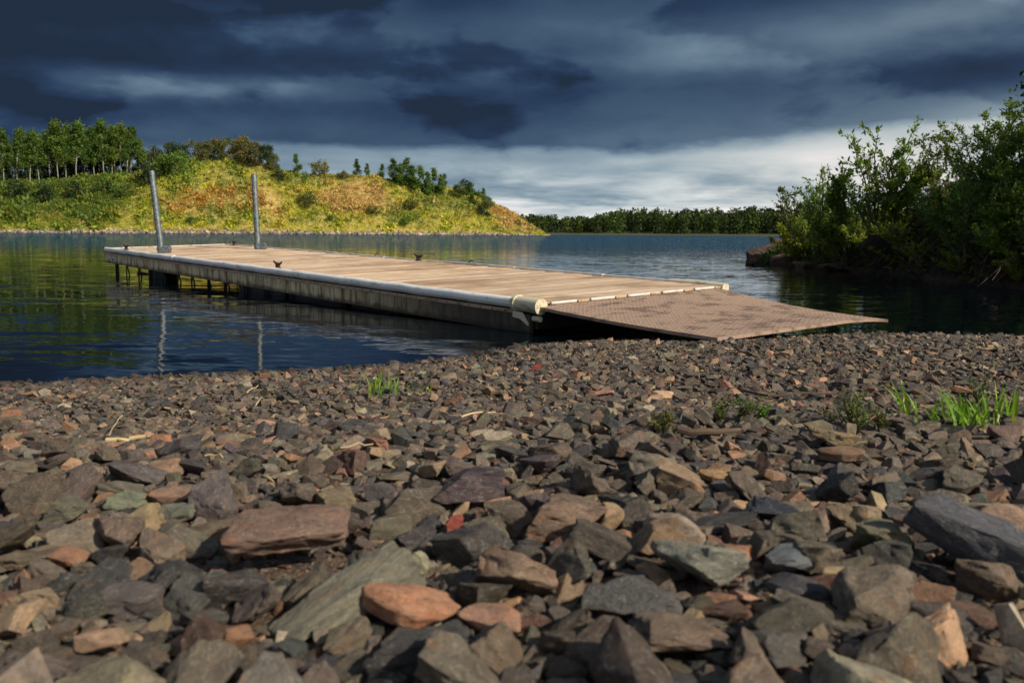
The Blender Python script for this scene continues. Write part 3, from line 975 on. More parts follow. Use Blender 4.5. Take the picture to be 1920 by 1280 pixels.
# shrubby clumps give the slope its relief
nc = 1500
ci = rng.integers(0, n, nc)
ci = ci[v_[ci] > .1]
nc = len(ci)
rc = .55 + 1.0 * rng.random(nc) ** 1.5
Q = 46
pc = np.repeat(np.c_[x, y, z][ci], Q, axis=0)
qd = rng.normal(size=(nc * Q, 3))
qd /= np.linalg.norm(qd, axis=1)[:, None]
qd[:, 2] = np.abs(qd[:, 2])
pc = pc + qd * np.repeat(rc, Q)[:, None] * (.55 + .5 * rng.random((nc * Q, 1)))
cb = vary([(.12, .19, .026), (.18, .23, .03), (.30, .27, .04), (.10, .15, .024), (.42, .34, .05)], nc, .15)
cb = cb * (1 - ru[ci] * .6) + c_rust[ci] * ru[ci] * .6
d, s = rot_basis(nc * Q, .3)
lz = np.repeat(.30 + .12 * rng.random(nc), Q)
v2, f2, c2 = leaf_arrays(pc, d, s, lz, lz * .7, np.repeat(cb, Q, axis=0) * (.7 + .6 * rng.random((nc * Q, 1))))
ff = np.r_[ff, f2 + len(vv)]
vv, c4 = np.r_[vv, v2], np.r_[c4, c2]
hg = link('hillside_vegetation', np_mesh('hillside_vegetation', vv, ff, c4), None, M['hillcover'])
tag(hg, 'green, yellow and rust-red growth covering the hillside', None, None, 'stuff')

# ------------------------------------------------------------------ far forest: one dark mass behind the lake
n = 2400
az = rng.uniform(R(-26), R(40), n)
row = rng.random(n)
rad = 482 + row * 110 + 14 * (fbm(az * 9 + 4, az * 0 + 2, 3) - 0.5)
colpx = 960 + FPX * np.tan(az)
topy = np.interp(colpx, [600, 960, 1060, 1105, 1130, 1160, 1220, 1300, 1400, 1470, 1700, 2200], [410, 404, 407, 408, 399, 394, 393, 394, 388, 390, 392, 392])
hh = ((438.5 - topy) / FPX * 530 - row * 5.5) * (0.66 + 0.46 * rng.random(n) ** 1.3 - 0.10 * (1 - row))
conif = rng.random(n) < 0.30
V, F_, K_ = [], [], []
base = 0
for k in range(n):
    q = 84
    h = hh[k]
    a = rng.random(q) * 6.283
    t = rng.random(q)
    if conif[k]:
        w = h * 0.17 * (1 - t) + .12
        rr = w * np.sqrt(rng.random(q))
    else:
        w = h * 0.24 * np.sqrt(np.clip(np.sin(np.pi * np.clip(t * .86 + .10, 0, 1)), 0, 1))
        rr = w * rng.random(q) ** .45
    b0 = DKGREEN[k % 3] if (conif[k] or rng.random() < .45) else GREEN[k % 3]
    cx, cy = math.sin(az[k]) * rad[k], math.cos(az[k]) * rad[k]
    pos = np.c_[cx + np.cos(a) * rr, cy + np.sin(a) * rr, 0.2 + row[k] * 5.5 + h * t]
    d, s = rot_basis(q, 0.1)
    cl = vary(np.array(b0) * rng.uniform(.40, .95), q, .15)
    L = (1.0 if conif[k] else 1.35) * (0.6 + .8 * rng.random(q))
    v1, f1, c1 = leaf_arrays(pos, d, s, L, L * .75, cl)
    V.append(v1)
    F_.append(f1 + base)
    K_.append(c1)
    base += len(v1)
ff = link('far_forest', np_mesh('far_forest', np.concatenate(V), np.concatenate(F_), np.concatenate(K_)), None, M['leaf'])
tag(ff, 'dark green mixed forest along the far shore', None, None, 'stuff')

# ------------------------------------------------------------------ the dock
P0 = Vector((0.19297, 6.61006, 0.22267))
du = Vector((-0.62283, 0.78216, 0.01735)).normalized()
dw = Vector((0.78225, 0.62223, 0.03039))
dw = (dw - du * dw.dot(du)).normalized()
dn = dw.cross(du).normalized()
if dn.z < 0:
    dn = -dn
DL, DW = 11.44, 2.10
dock = empty('boat_dock')
# local axes: x along the dock away from shore, y across it towards the camera side negative, z up.  right-handed: x=du, y=-dw
dock.matrix_world = Matrix(((du.x, -dw.x, dn.x, P0.x), (du.y, -dw.y, dn.y, P0.y), (du.z, -dw.z, dn.z, P0.z), (0, 0, 0, 1)))
tag(dock, 'long weathered wooden dock with white pipe edging and two steel posts', 'dock')
DMI = dock.matrix_world.inverted()


def dk(px, py, z=0.0):
    """dock-local point on the deck plane raised by z under a pixel reading"""
    o = DMI @ EYE
    d = DMI.to_3x3() @ ray(px, py)
    return o + d * ((z - o.z) / d.z)


# planks across the deck
npl = 79
pw = DL / npl
pm = MB().box(0.005, pw - 0.006, -DW + 0.045, -0.035, -0.034, 0.0).mesh('plank', bevel=0.003)
pm.materials.append(M['wood'])
for k in range(npl):
    o = link('plank', pm, dock)
    o.location = (k * pw, rnd.uniform(-.004, .004), rnd.uniform(-.003, .003))
    o.rotation_euler = (rnd.uniform(-.001, .001), rnd.uniform(-.022, .022), rnd.uniform(-.0012, .0012))

# white fender pipe in lengths along the camera side, with joints
seg = [(0.235, 4.05), (4.058, 7.9), (7.908, DL - .02)]
for a, b in seg:
    mb = MB()
    pts = [(a + (b - a) * t / 14, 0.018 + 0.004 * math.sin(t * 1.7 + a), -0.016 + 0.003 * math.sin(t * 2.3 + a)) for t in range(15)]
    mb.tube(pts, 0.041, 16)
    mb.build('fender_pipe', M['tube'], dock, smooth=True)
MB().box(DL - .03, DL + .035, -.03, .06, -.055, .035).build('end_cap', M['black'], dock, bevel=.01)
# yellowed hose sleeve with flange over the shore end of the pipe
mb = MB()
mb.tube([(0.20, .022, -.018), (0.12, .022, -.018), (0.0, .022, -.02), (-.055, .022, -.022)], [.057, .057, .058, .060], 18)
sleeve = mb.build('sleeve', M['sleeve'], dock, smooth=True)
MB().tube([(0.235, .022, -.018), (0.200, .022, -.018)], [.066, .066], 18).build('flange', M['sleeve'], sleeve, smooth=True)
MB().prism([(0.235, -.075), (0.235, -.118), (0.15, -.125), (0.055, -.17), (0.05, -.155), (0.12, -.075)], 'y', .052, .058).build('gusset', M['sleeve'], sleeve)
MB().tube([(-.045, .022, -.115), (0.03, .022, -.115)], .022, 12).build('hinge_lug', M['sleeve'], sleeve, smooth=True)
# edge flange, beam, end beams, back rail
strip = MB().box(0.236, DL - .05, .030, .056, -.088, -.064).build('flange_strip', M['strip'], dock)
rv = MB().tube([(0, .056, -.076), (0, .060, -.076)], .006, 6).mesh('rivet')
rv.materials.append(M['hole'])
for k in range(34):
    o = link('rivet', rv, strip)
    o.location = (0.33 + k * .155, 0, 0)
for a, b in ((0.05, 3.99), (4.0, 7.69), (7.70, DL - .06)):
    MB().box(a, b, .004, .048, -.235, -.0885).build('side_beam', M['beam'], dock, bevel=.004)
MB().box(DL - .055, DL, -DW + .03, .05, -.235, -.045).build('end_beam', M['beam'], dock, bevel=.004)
MB().box(0.012, 0.05, -DW + .03, .002, -.20, -.040).build('end_beam', M['dark'], dock, bevel=.004)
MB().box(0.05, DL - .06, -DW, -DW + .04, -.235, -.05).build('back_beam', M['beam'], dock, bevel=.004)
for k in range(8):
    a = .05 + k * (DL - .1) / 8
    MB().box(a, a + (DL - .1) / 8 - .012, -DW - .012, -DW + .038, -.03, .013 + .003 * (k % 3)).build('edge_strip', M['rail'], dock, bevel=.004)
MB().box(DL - .052, DL - .002, -DW + .05, -.04, -.03, .012).build('edge_strip', M['rail'], dock, bevel=.004)
MB().tube([(-.05, -DW + .02, -.02), (.40, -DW + .02, -.012)], .045, 14).build('back_sleeve', M['sleeve'], dock, smooth=True)
MB().box(0.30, 0.62, -DW - .03, -DW + .05, -.05, .022).build('corner_plate', M['sleeve'], dock, bevel=.01)
for px, py in ((745, 480), (893, 496)):
    q = dk(px, py)
    MB().tube([(q.x - .06, -DW + .02, .02), (q.x - .05, -DW + .02, .045), (q.x + .03, -DW + .02, .05), (q.x + .06, -DW + .02, .02)], .008, 6).build('eye_ring', M['galv'], dock, smooth=True)

# cross joists below the deck
jm = MB().box(-.03, .03, -DW + .06, -.01, -.20, -.040).mesh('joist')
jm.materials.append(M['dark'])
for k in range(9):
    o = link('joist', jm, dock)
    o.location = (.9 + k * 1.2, 0, 0)
# truss under the outer half: struts and lower chords, down into the water
for side, yy in (('near', -.10), ('far', -DW + .12)):
    MB().tube([(DL - .1, yy, -.50), (3.2, yy, -.40)], .020, 8).build('lower_chord', M['dark'], dock, smooth=True)
    MB().tube([(DL - .1, yy - .35, -.42), (3.2, yy - .35, -.34)], .012, 8).build('lower_chord', M['dark'], dock, smooth=True)
    k = 0
    xx = DL - .12
    while xx > 4.2:
        for dx in (0.20, -0.20):
            MB().tube([(xx, yy, -.19), (xx - .14 + dx, yy, -.75)], .011, 6).build('strut', M['dark'], dock, smooth=True)
        xx -= 0.62 + .05 * math.sin(k * 2.1)
        k += 1
    for xx in (DL - .1, DL - 1.95, DL - 4.4):
        MB().tube([(xx, yy - .03, -.18), (xx, yy - .03, -2.2)], .020, 8).build('leg', M['dark'], dock, smooth=True)
for yy in (-.22, -DW + .25):
    MB().box(DL - 2.35, DL - 1.62, yy - .18, yy + .05, -1.2, -.18).build('float', M['black'], dock, bevel=.03)
for k in range(4):
    MB().box(.35 + k * 1.45, 1.65 + k * 1.45, -DW + .2, -.12, -.62, -.205).build('float', M['black'], dock, bevel=.04)
MB().box(9.95 + .9, 9.95 + .985, .0485, .052, -.20, -.13).build('number_plate', M['plate'], dock, bevel=.001)
np_ = MB()
ring = [(10.8925 + .020 * math.cos(a), .0535, -.165 + .024 * math.sin(a)) for a in np.linspace(0, 2 * math.pi, 15)]
np_.tube(ring, .004, 5).build('plate_numeral', M['hole'], dock)


def make_cleat():
    mb = MB()
    mb.box(-.05, .05, -.025, .025, 0.0, .010)
    mb.box(-.045, -.02, -.013, .013, .0105, .050).box(.02, .045, -.013, .013, .0105, .050)
    pts = [(-.125, 0, .085), (-.10, 0, .068), (-.06, 0, .058), (0, 0, .056), (.06, 0, .058), (.10, 0, .068), (.125, 0, .085)]
    mb.tube(pts, [.007, .011, .014, .014, .014, .011, .007], 8)
    return mb.mesh('cleat', smooth=True)


cm = make_cleat()
cm.materials.append(M['cleat'])
for px, py, yy in ((545, 503, -.075), (243, 468, -.12), (452, 460, -DW + .10), (811, 488, -DW + .09)):
    q = dk(px, py)
    o = link('cleat', cm, dock)
    o.location = (min(q.x, DL - .15), yy, 0.004)
    o.rotation_euler = (0, 0, rnd.uniform(-.15, .15))

# steel posts standing in sleeves on the outer end
for (bx_, by_), (tx, ty), hole_px, yy in (((303, 474), (284, 321), ((288, 331), (291, 362), (294, 388), (297, 413), (300, 438)), -.42), ((484, 467), (476, 327), ((479, 337), (481, 367), (483, 391), (484, 415), (486, 438)), -1.86)):
    b0 = dk(bx_, by_)
    bw = dock.matrix_world @ b0
    depth = (bw - EYE).dot(Fw)
    top = DMI @ at_depth(tx, ty, depth + .05)
    ax = (top - b0).normalized()
    pole = MB().tube([b0 - ax * .9, b0 + ax * .2, b0 + ax * .7, top - ax * .002], .046, 18).build('post', M['galv'], dock, smooth=True)
    MB().tube([top - ax * .004, top + ax * .001], .038, 14).build('post_mouth', M['hole'], pole)
    toeye = (DMI @ EYE - (b0 + top) / 2).normalized()
    side = ax.cross(toeye).normalized()
    fr2 = side.cross(ax).normalized()
    L = (top - b0).length
    for t in (.065, .27, .44, .60, .76):
        c = top - ax * (L * t) + (fr2 * .94 + side * -.34).normalized() * .0445
        n2 = (c - (top - ax * (L * t))).normalized()
        MB().tube([c - n2 * .004, c + n2 * .0025], .0085, 10).build('bolt_hole', M['hole'], pole)
    MB().tube([b0 + ax * .0, b0 + ax * .10], .060, 18).build('post_sleeve', M['galv'], pole, smooth=True)
    # rounded bracket plate beside the sleeve
    r_ = .068
    prof = [(-r_, 0)] + [(r_ * math.cos(a), .045 + r_ * math.sin(a)) for a in np.linspace(math.pi, 0, 12)] + [(r_, 0)]
    cen = b0 + Vector((-.085, .02, 0))
    e1, e2, e3 = Vector((.78, .62, 0)).normalized(), Vector((0, 0, 1)), Vector((-.62, .78, 0)).normalized()
    e1 = -(DMI.to_3x3() @ Rt).normalized()
    e1.z = 0
    e1.normalize()
    e3 = e1.cross(e2)
    cen = b0 - e1 * .075
    for nm, t0, t1, sc in (('post_bracket', -.05, .028, 1.0),):
        mb = MB()
        nn = len(prof)
        for tt in (t0, t1):
            for a, b in prof:
                mb.v.append(tuple(cen + e1 * a * sc + e2 * (b * sc + .002) + e3 * tt))
        mb.f.append(list(range(nn)))
        mb.f.append(list(range(nn, 2 * nn))[::-1])
        for q in range(nn):
            j = (q + 1) % nn
            mb.f.append([q, nn + q, nn + j, j])
        br_ = mb.build(nm, M['galv'], dock, bevel=.003)
    rim = [cen + e1 * (r_ + .004) * math.cos(a) + e2 * (.047 + (r_ + .004) * math.sin(a)) + e3 * (.028) for a in np.linspace(math.pi, 0, 14)]
    MB().tube(rim, .006, 6).build('bracket_rim', M['cleat'], br_, smooth=True)
    MB().tube([b0 + e1 * .05 + e2 * .05, b0 + e1 * .085 + e2 * .05], .016, 10).build('clamp_bolt', M['rail'], dock, smooth=True)

# hinged ramp down to the stones: edges read in world, built in dock-local space
rf0, rb0 = Vector((-.02, 0.03, -.022)), Vector((-.02, -DW + .05, -.022))
rf1, rb1 = DMI @ Vector((1.215, 5.325, .122)), DMI @ Vector((2.70, 6.80, .118))
tip1 = DMI @ Vector((2.79, 6.70, .110))
NU, NV = 24, 30


def ramp_pt(u, v_, lift=0.0):
    a = rf0.lerp(rb0, v_)
    e = rf1.lerp(rb1, v_)
    if v_ > .8:
        e = e.lerp(tip1, ((v_ - .8) / .2) ** 2)
    p = a.lerp(e, u)
    p.z += -.030 * math.sin(math.pi * u) * (.35 + .65 * v_) + lift
    return p


mb = MB()
for zz in (0, -.022):
    for i in range(NU + 1):
        for j in range(NV + 1):
            mb.v.append(tuple(ramp_pt(i / NU, j / NV, zz)))
o_ = (NU + 1) * (NV + 1)
for i in range(NU):
    for j in range(NV):
        a = i * (NV + 1) + j
        mb.f.append([a, a + 1, a + NV + 2, a + NV + 1])
        mb.f.append([o_ + a, o_ + a + NV + 1, o_ + a + NV + 2, o_ + a + 1])
for i in range(NU):
    for j in (0, NV):
        a = i * (NV + 1) + j
        mb.f.append([a, a + NV + 1, o_ + a + NV + 1, o_ + a])
for j in range(NV):
    for i in (0, NU):
        a = i * (NV + 1) + j
        mb.f.append([a, a + 1, o_ + a + 1, o_ + a])
rampo = mb.build('ramp', M['ramp'], dock, smooth=True)
rampo['label'] = 'brown steel tread-plate ramp sloping down to the stones'
mb = MB()
for i in range(38):                                             # raised tread bars of the plate
    for j in range(52):
        u, v_ = (i + .5 + .5 * (j % 2)) / 39, (j + .5) / 52
        c = ramp_pt(u, v_, .0)
        du_ = (ramp_pt(min(u + .01, 1), v_) - c).normalized()
        dv_ = (ramp_pt(u, min(v_ + .01, 1)) - c).normalized()
        a, b = (du_ * .017, dv_ * .004) if j % 2 else (du_ * .004, dv_ * .015)
        nn = Vector((0, 0, 1))
        mb.quad_box([c - a - b - nn * .002, c + a - b - nn * .002, c + a + b - nn * .002, c - a + b - nn * .002,
                     c - a * .7 - b * .6 + nn * .0016, c + a * .7 - b * .6 + nn * .0016, c + a * .7 + b * .6 + nn * .0016, c - a * .7 + b * .6 + nn * .0016])
tag(mb.build('tread', M['ramp'], rampo), kind='stuff')
for k in range(5):
    a, b = -.10 - k * .40, -.10 - k * .40 - .25
    MB().tube([(-.020, a, -.008), (-.020, b, -.008)], .0125, 10).build('hinge_knuckle', M['rail'], rampo, smooth=True)
    MB().tube([(-.020, b - .02, -.012), (-.020, b - .13, -.012)], .010, 10).build('hinge_knuckle', M['strip'], rampo, smooth=True)
for v_ in (.06, .5, .94):
    MB().tube([ramp_pt(.02, v_, -.035), ramp_pt(.35, v_, -.035), ramp_pt(.7, v_, -.03)], .02, 6).build('ramp_rib', M['dark'], rampo)

# ------------------------------------------------------------------ stones of the beach


def rock_planes(seed, nplanes, lo, hi, round_=False):
    """convex broken-rock shape as the intersection of random half spaces, unit-ish size"""
    g = np.random.default_rng(seed)
    N = g.normal(size=(nplanes, 3))
    N /= np.linalg.norm(N, axis=1)[:, None]
    D = g.uniform(lo, hi, nplanes)
    N = np.r_[N, np.eye(3), -np.eye(3)]
    D = np.r_[D, np.ones(6)]
    m = len(N)
    P = []
    idx = [(i, j, k) for i in range(m) for j in range(i) for k in range(j)]
    A = N[np.array(idx)]
    det = np.linalg.det(A)
    ok = np.abs(det) > 1e-3
    X = np.linalg.solve(A[ok], D[np.array(idx)][ok][..., None])[..., 0]
    P = X[(X @ N.T <= D + 1e-6).all(1)]
    return P


def rock_mesh(seed, detail=0, nplanes=9, lo=.5, hi=.95, rounded=False):
    P = rock_planes(seed, nplanes, lo, hi)
    bm = bmesh.new()
    for p in P:
        bm.verts.new(p)
    bmesh.ops.remove_doubles(bm, verts=bm.verts, dist=0.06)
    r = bmesh.ops.convex_hull(bm, input=bm.verts)
    junk = [e for e in r['geom_interior'] + r['geom_unused'] if isinstance(e, bmesh.types.BMVert)]
    if junk:
        bmesh.ops.delete(bm, geom=list(set(junk)), context='VERTS')
    bmesh.ops.dissolve_limit(bm, angle_limit=R(6), verts=bm.verts, edges=bm.edges)
    if detail >= 1:
        bmesh.ops.bevel(bm, geom=list(bm.edges), offset=0.045 if not rounded else 0.16, segments=1 if not rounded else 2, affect='EDGES', clamp_overlap=True)
    bmesh.ops.triangulate(bm, faces=bm.faces)
    if detail >= 2:
        for it in range(3 if not rounded else 2):
            lim = 0.50 / (1.7 ** it)
            bmesh.ops.subdivide_edges(bm, edges=[e for e in bm.edges if e.calc_length() > lim], cuts=1, use_grid_fill=True)
            bmesh.ops.triangulate(bm, faces=bm.faces)
        if rounded:
            for it in range(3):
                bmesh.ops.smooth_vert(bm, verts=bm.verts, factor=0.5, use_axis_x=True, use_axis_y=True, use_axis_z=True)
        bm.normal_update()
        off = Vector((seed * 1.7, seed * .9, 3.1))
        for vtx in bm.verts:
            q = mnoise.noise(vtx.co * 2.2 + off) * .085 + mnoise.noise(vtx.co * 5.0 + off) * .040 + mnoise.noise(vtx.co * 11.0 + off) * .016
            ridge = abs(mnoise.noise(vtx.co * 1.3 - off))
            vtx.co += vtx.normal * (q - (.06 * max(0, .12 - ridge) / .12 if not rounded else 0))
    c = Vector((0, 0, 0))
    bmesh.ops.recalc_face_normals(bm, faces=bm.faces)
    ext = np.array([v.co[:] for v in bm.verts])
    mn, mx = ext.min(0), ext.max(0)
    for v in bm.verts:
        v.co = Vector((np.array(v.co) - (mn + mx) / 2) / (mx - mn) * 2)      # fits the -1..1 box: scale = half size
    me = bpy.data.meshes.new('stone')
    bm.to_mesh(me)
    bm.free()
    if detail >= 2:
        me.polygons.foreach_set('use_smooth', [True] * len(me.polygons))
        me.set_sharp_from_angle(angle=R(28 if not rounded else 70))
    return me


def chip_mesh(seed):
    """a ten-sided stone chip for the smallest pebbles"""
    g = np.random.default_rng(seed)
    q = np.array([(1, 0, 0), (-1, 0, 0), (0, 1, 0), (0, -1, 0), (.3, .2, 1), (-.4, .3, -1), (.5, -.5, .7)]) + g.normal(size=(7, 3)) * .28
    bm = bmesh.new()
    for p in q:
        bm.verts.new(p)
    r = bmesh.ops.convex_hull(bm, input=bm.verts)
    junk = [e for e in r['geom_interior'] + r['geom_unused'] if isinstance(e, bmesh.types.BMVert)]
    if junk:
        bmesh.ops.delete(bm, geom=list(set(junk)), context='VERTS')
    me = bpy.data.meshes.new('stone')
    bm.to_mesh(me)
    bm.free()
    return me


PAL = np.array([(.165, .132, .105), (.190, .155, .122), (.130, .106, .088), (.155, .122, .100), (.205, .178, .135), (.150, .132, .105), (.070, .068, .070), (.090, .088, .090),
                (.105, .094, .092), (.38, .285, .185), (.42, .235, .150), (.50, .31, .205), (.20, .105, .075), (.15, .088, .068), (.42, .37, .28), (.28, .22, .155), (.13, .105, .108)])
PW = np.array([16, 14, 17, 13, 8, 10, 8, 8, 7, 4.0, 4.2, 3.2, 1.4, 2.4, 3.2, 5.0, 2.0])
PW = PW / PW.sum()


class Pack:
    def __init__(self, cell=.05):
        self.c, self.g = cell, {}

    def ok(self, x, y, r, k=.62):
        ci, cj = int(x // self.c), int(y // self.c)
        for i in range(ci - 2, ci + 3):
            for j in range(cj - 2, cj + 3):
                for (a, b, q) in self.g.get((i, j), ()):
                    if (a - x) ** 2 + (b - y) ** 2 < (k * (q + r)) ** 2:
                        return False
        return True

    def add(self, x, y, r):
        self.g.setdefault((int(x // self.c), int(y // self.c)), []).append((x, y, r))


pack = Pack()
# stones that can be singled out in the photograph: (column, row, width, height, colour, shape, turn, label)
KEY = [
    (768, 1152, 190, 100, (.52, .26, .15), 'r', .1, 'rounded orange-pink granite stone lying in front of the grey diagonal slab'),
    (918, 1168, 125, 75, (.44, .25, .17), 'r', -.2, 'rounded pink stone touching the right end of the big orange-pink one'),
    (535, 1045, 225, 90, (.24, .155, .115), 'f', .1, 'flat brown stone propped up over a deep black hollow'),
    (875, 925, 150, 95, (.085, .062, .070), 'a', .5, 'dark purple-black block with one sharp vertical edge, largest in mid beach'),
    (1322, 1068, 180, 135, (.27, .27, .22), 'a', .3, 'pale grey-green triangular stone, brightest facet in the foreground'),
    (650, 1135, 300, 120, (.19, .18, .135), 's', .65, 'long grey-olive slab lying diagonally behind the orange-pink stone'),
    (968, 1082, 155, 125, (.24, .165, .115), 'a', .2, 'squat brown stone standing above the pair of pink stones'),
    (1185, 1130, 190, 110, (.135, .13, .118), 'f', -.2, 'flat dark grey stone left of the pale triangular one'),
    (1275, 1195, 190, 95, (.20, .145, .105), 'f', .3, 'flat brown stone below the pale triangular one'),
    (1830, 1035, 250, 140, (.105, .105, .120), 's', -.55, 'long blue-grey slab leaning over a black gap at the right edge'),
    (1655, 1135, 165, 135, (.195, .155, .115), 'a', -.3, 'brown-grey domed stone left of the black gap'),
    (1060, 985, 165, 80, (.23, .155, .11), 'a', .0, 'brown block with a pale pebble at its right end'),
    (1145, 978, 52, 66, (.52, .36, .22), 'r', 1.2, 'small tan and pink pebble leaning on the brown block'),
    (853, 984, 38, 34, (.42, .10, .07), 'a', .4, 'small brick-red stone below the dark purple block'),
    (1345, 985, 155, 42, (.07, .068, .068), 's', .05, 'long black slate splinter lying level'),
    (1447, 967, 98, 50, (.045, .052, .070), 'a', -.2, 'blue-black stone right of the slate splinter'),
    (1660, 1020, 130, 80, (.175, .165, .105), 'a', .3, 'olive stone between the slate and the leaning slab'),
    (1580, 1085, 88, 48, (.46, .36, .22), 'r', .2, 'small cream pebble left of the brown domed stone'),
    (1005, 691, 20, 14, (.34, .05, .04), 'a', .2, 'tiny bright red stone near the water in front of the ramp'),
    (1572, 832, 92, 44, (.30, .23, .12), 'a', .2, 'mossy tan stone behind the weeds, on the stony ridge'),
    (1583, 861, 88, 32, (.30, .185, .115), 'r', .0, 'long orange-brown stone under the mossy tan one'),
    (1225, 885, 100, 78, (.23, .20, .155), 'a', .7, 'upright grey stone on the ridge below the twig'),
    (1185, 845, 84, 62, (.17, .13, .10), 'a', .1, 'brown stone behind the upright grey one on the ridge'),
    (318, 938, 84, 56, (.40, .25, .17), 'r', .1, 'rounded pinkish stone behind the flat olive one at left'),
    (315, 968, 94, 48, (.22, .22, .165), 'f', .0, 'flat olive stone in front of the rounded pinkish one'),
    (122, 962, 76, 62, (.16, .15, .11), 'a', .4, 'pointed olive-grey stone near the left edge'),
    (238, 946, 76, 42, (.24, .26, .18), 'a', -.2, 'pale green-grey stone between the pointed and the pinkish stones'),
    (120, 1052, 72, 34, (.42, .22, .14), 'r', .0, 'small pink stone low on the left beach'),
    (188, 1206, 105, 62, (.50, .33, .22), 'r', .1, 'pale pink granite stone in the lower left corner'),
    (268, 882, 54, 30, (.46, .37, .22), 'a', .1, 'small cream wedge on the left beach'),
    (1340, 897, 58, 22, (.52, .33, .17), 'r', .0, 'small orange pebble on the ridge at right'),
    (1480, 1062, 100, 56, (.16, .18, .20), 'a', .3, 'bluish grey stone with a pale top above the cream pebble'),
    (1230, 1020, 120, 90, (.24, .16, .095), 'a', .9, 'tilted tawny stone behind the pale triangular one'),
    (1540, 1150, 180, 60, (.15, .13, .10), 's', -.6, 'thin dark slab lying diagonally right of the flat brown stones'),
]


def ground_hit(px, py, lift=0.0):
    z = 0.2
    for _ in range(12):
        p = on_plane(px, py, z + lift)
        z = float(beach_z(p.x, p.y))
    return on_plane(px, py, z + lift)


shapes = {'r': [rock_mesh(900 + k, 2, 16, .7, .95, True) for k in range(4)], 'a': [rock_mesh(920 + k, 2, 8, .5, .9) for k in range(8)],
          'f': [rock_mesh(940 + k, 2, 7, .55, .95) for k in range(4)], 's': [rock_mesh(960 + k, 2, 6, .6, .95) for k in range(4)]}
for L in shapes.values():
    for me in L:
        me.materials.append(M['stone'])
cnt = {'r': 0, 'a': 0, 'f': 0, 's': 0}
for (px, py, w, h, colr, sh, turn, lab) in KEY:
    p = ground_hit(px, py + h * .25, .01)
    depth = (p - EYE).dot(Fw)
    W = w / FPX * depth
    el = (CH - p.z) / depth                                      # how steeply the eye looks down on it
    asp = {'r': .72, 'a': .75, 'f': .85, 's': .34}[sh]
    dep = W * asp
    th = max((h / FPX * depth - dep * el * (1 if sh != 's' else 1.2)), W * {'r': .36, 'a': .42, 'f': .24, 's': .14}[sh])
    me = shapes[sh][cnt[sh] % len(shapes[sh])]
    cnt[sh] += 1
    o = link('stone', me)
    o.location = (p.x, p.y + dep * .2, p.z + th * .5 + (.028 if 'propped' in lab else 0))
    o.scale = (W * .5, dep * .5, th * .5)
    if sh == 's':
        o.rotation_euler = (.25, -.30 * (1 if turn > 0 else -1), turn)
    else:
        o.rotation_euler = (rnd.uniform(-.12, .22), rnd.uniform(-.15, .15), turn * .5)
    o.color = (*[c * .78 for c in colr], 1)
    tag(o, lab, 'stone', 'stones that stand out on the beach')
    pack.add(p.x, p.y + dep * .2, min(W, dep) * .5)
    if sh in 'sf':
        for q in (-.28, .28):
            pack.add(p.x + W * q * math.cos(turn), p.y + dep * .2 + W * q * math.sin(turn), min(W, dep) * .4)

# the rest: packed big, medium, small
stones = []


def throw(nt, ylo, yhi, rlo, rhi, power, k):
    nt = int(nt * 1.5)
    y = ylo + (yhi - ylo) * rng.random(nt) ** .75
    x = (rng.random(nt) * 2 - 1) * (0.66 * np.maximum(y, .3) + 1.0)
    r = rlo + (rhi - rlo) * rng.random(nt) ** power
    r = r * (0.80 + 0.5 * fbm(x * 1.1 + 3, y * 1.1 + 1, 2)) * (1.10 - .36 * np.clip((y - 1.45) / 1.1, 0, 1))
    dip = np.exp(-((y - 3.05 - .1 * x) / .45) ** 2 - ((x + .25) / 1.1) ** 2)
    keep = (y < np.interp(x, WX, WY) + .9) & ~((dip > .35) & (rng.random(nt) < .75 * dip) & (r > .018))
    for a, b, q in zip(x[keep].tolist(), y[keep].tolist(), r[keep].tolist()):
        if pack.ok(a, b, q, k):
            pack.add(a, b, q)
            stones.append((a, b, q))


throw(150, .55, 1.9, .030, .040, 1.6, .74)
throw(7000, .55, 8.0, .019, .031, 1.9, .76)
throw(44000, .55, 8.0, .012, .019, 1.3, .76)
throw(130000, .5, 8.0, .0075, .012, 1.0, .76)
throw(50000, .5, 3.6, .0035, .008, 1.0, .80)
grit_y = .45 + 3.6 * rng.random(30000) ** .8
grit_x = (rng.random(30000) * 2 - 1) * (.62 * grit_y + .8)
S = np.r_[np.array(stones), np.c_[grit_x, grit_y, .0022 + .0045 * rng.random(30000) ** 1.5]]
n = len(S)
zb = beach_z(S[:, 0], S[:, 1])
depth = S[:, 1]
pix = S[:, 2] / depth
inview = (np.abs(S[:, 0] / depth) < .57) & (S[:, 1] > .85)
order = np.argsort(-pix * inview)
near_ids = set(order[:300].tolist())
AX = np.c_[1.15 + .35 * rng.random(n), .80 + .3 * rng.random(n), .36 + .44 * rng.random(n)]
colr = PAL[rng.choice(len(PAL), n, p=PW)] * np.array([.73, .715, .69]) * (1 + rng.normal(size=(n, 1)) * .16) * (1 + rng.normal(size=(n, 3)) * .04)
wet = smoothstep(S[:, 1] - np.interp(S[:, 0], WX, WY), -.42, -.02)[:, None]          # splashed stones at the water's edge are wet and darker
colr = np.clip(colr * (1 - .62 * wet), .01, .8)
yaw = rng.uniform(0, 6.283, n)
tx_ = rng.normal(size=n) * .26
ty_ = rng.normal(size=n) * .26
steep = rng.random(n) < .10
tx_[steep] *= 2.4
zc = zb + S[:, 2] * AX[:, 2] * .62 + np.where(S[:, 2] > .03, .004, -.001) + np.abs(rng.normal(size=n)) * S[:, 2] * .18
near_shapes = shapes['a'] + shapes['f'] + shapes['r'][:2] + [rock_mesh(980 + k, 2, 9, .5, .92) for k in range(10)]
for me in near_shapes:
    if not me.materials:
        me.materials.append(M['stone'])
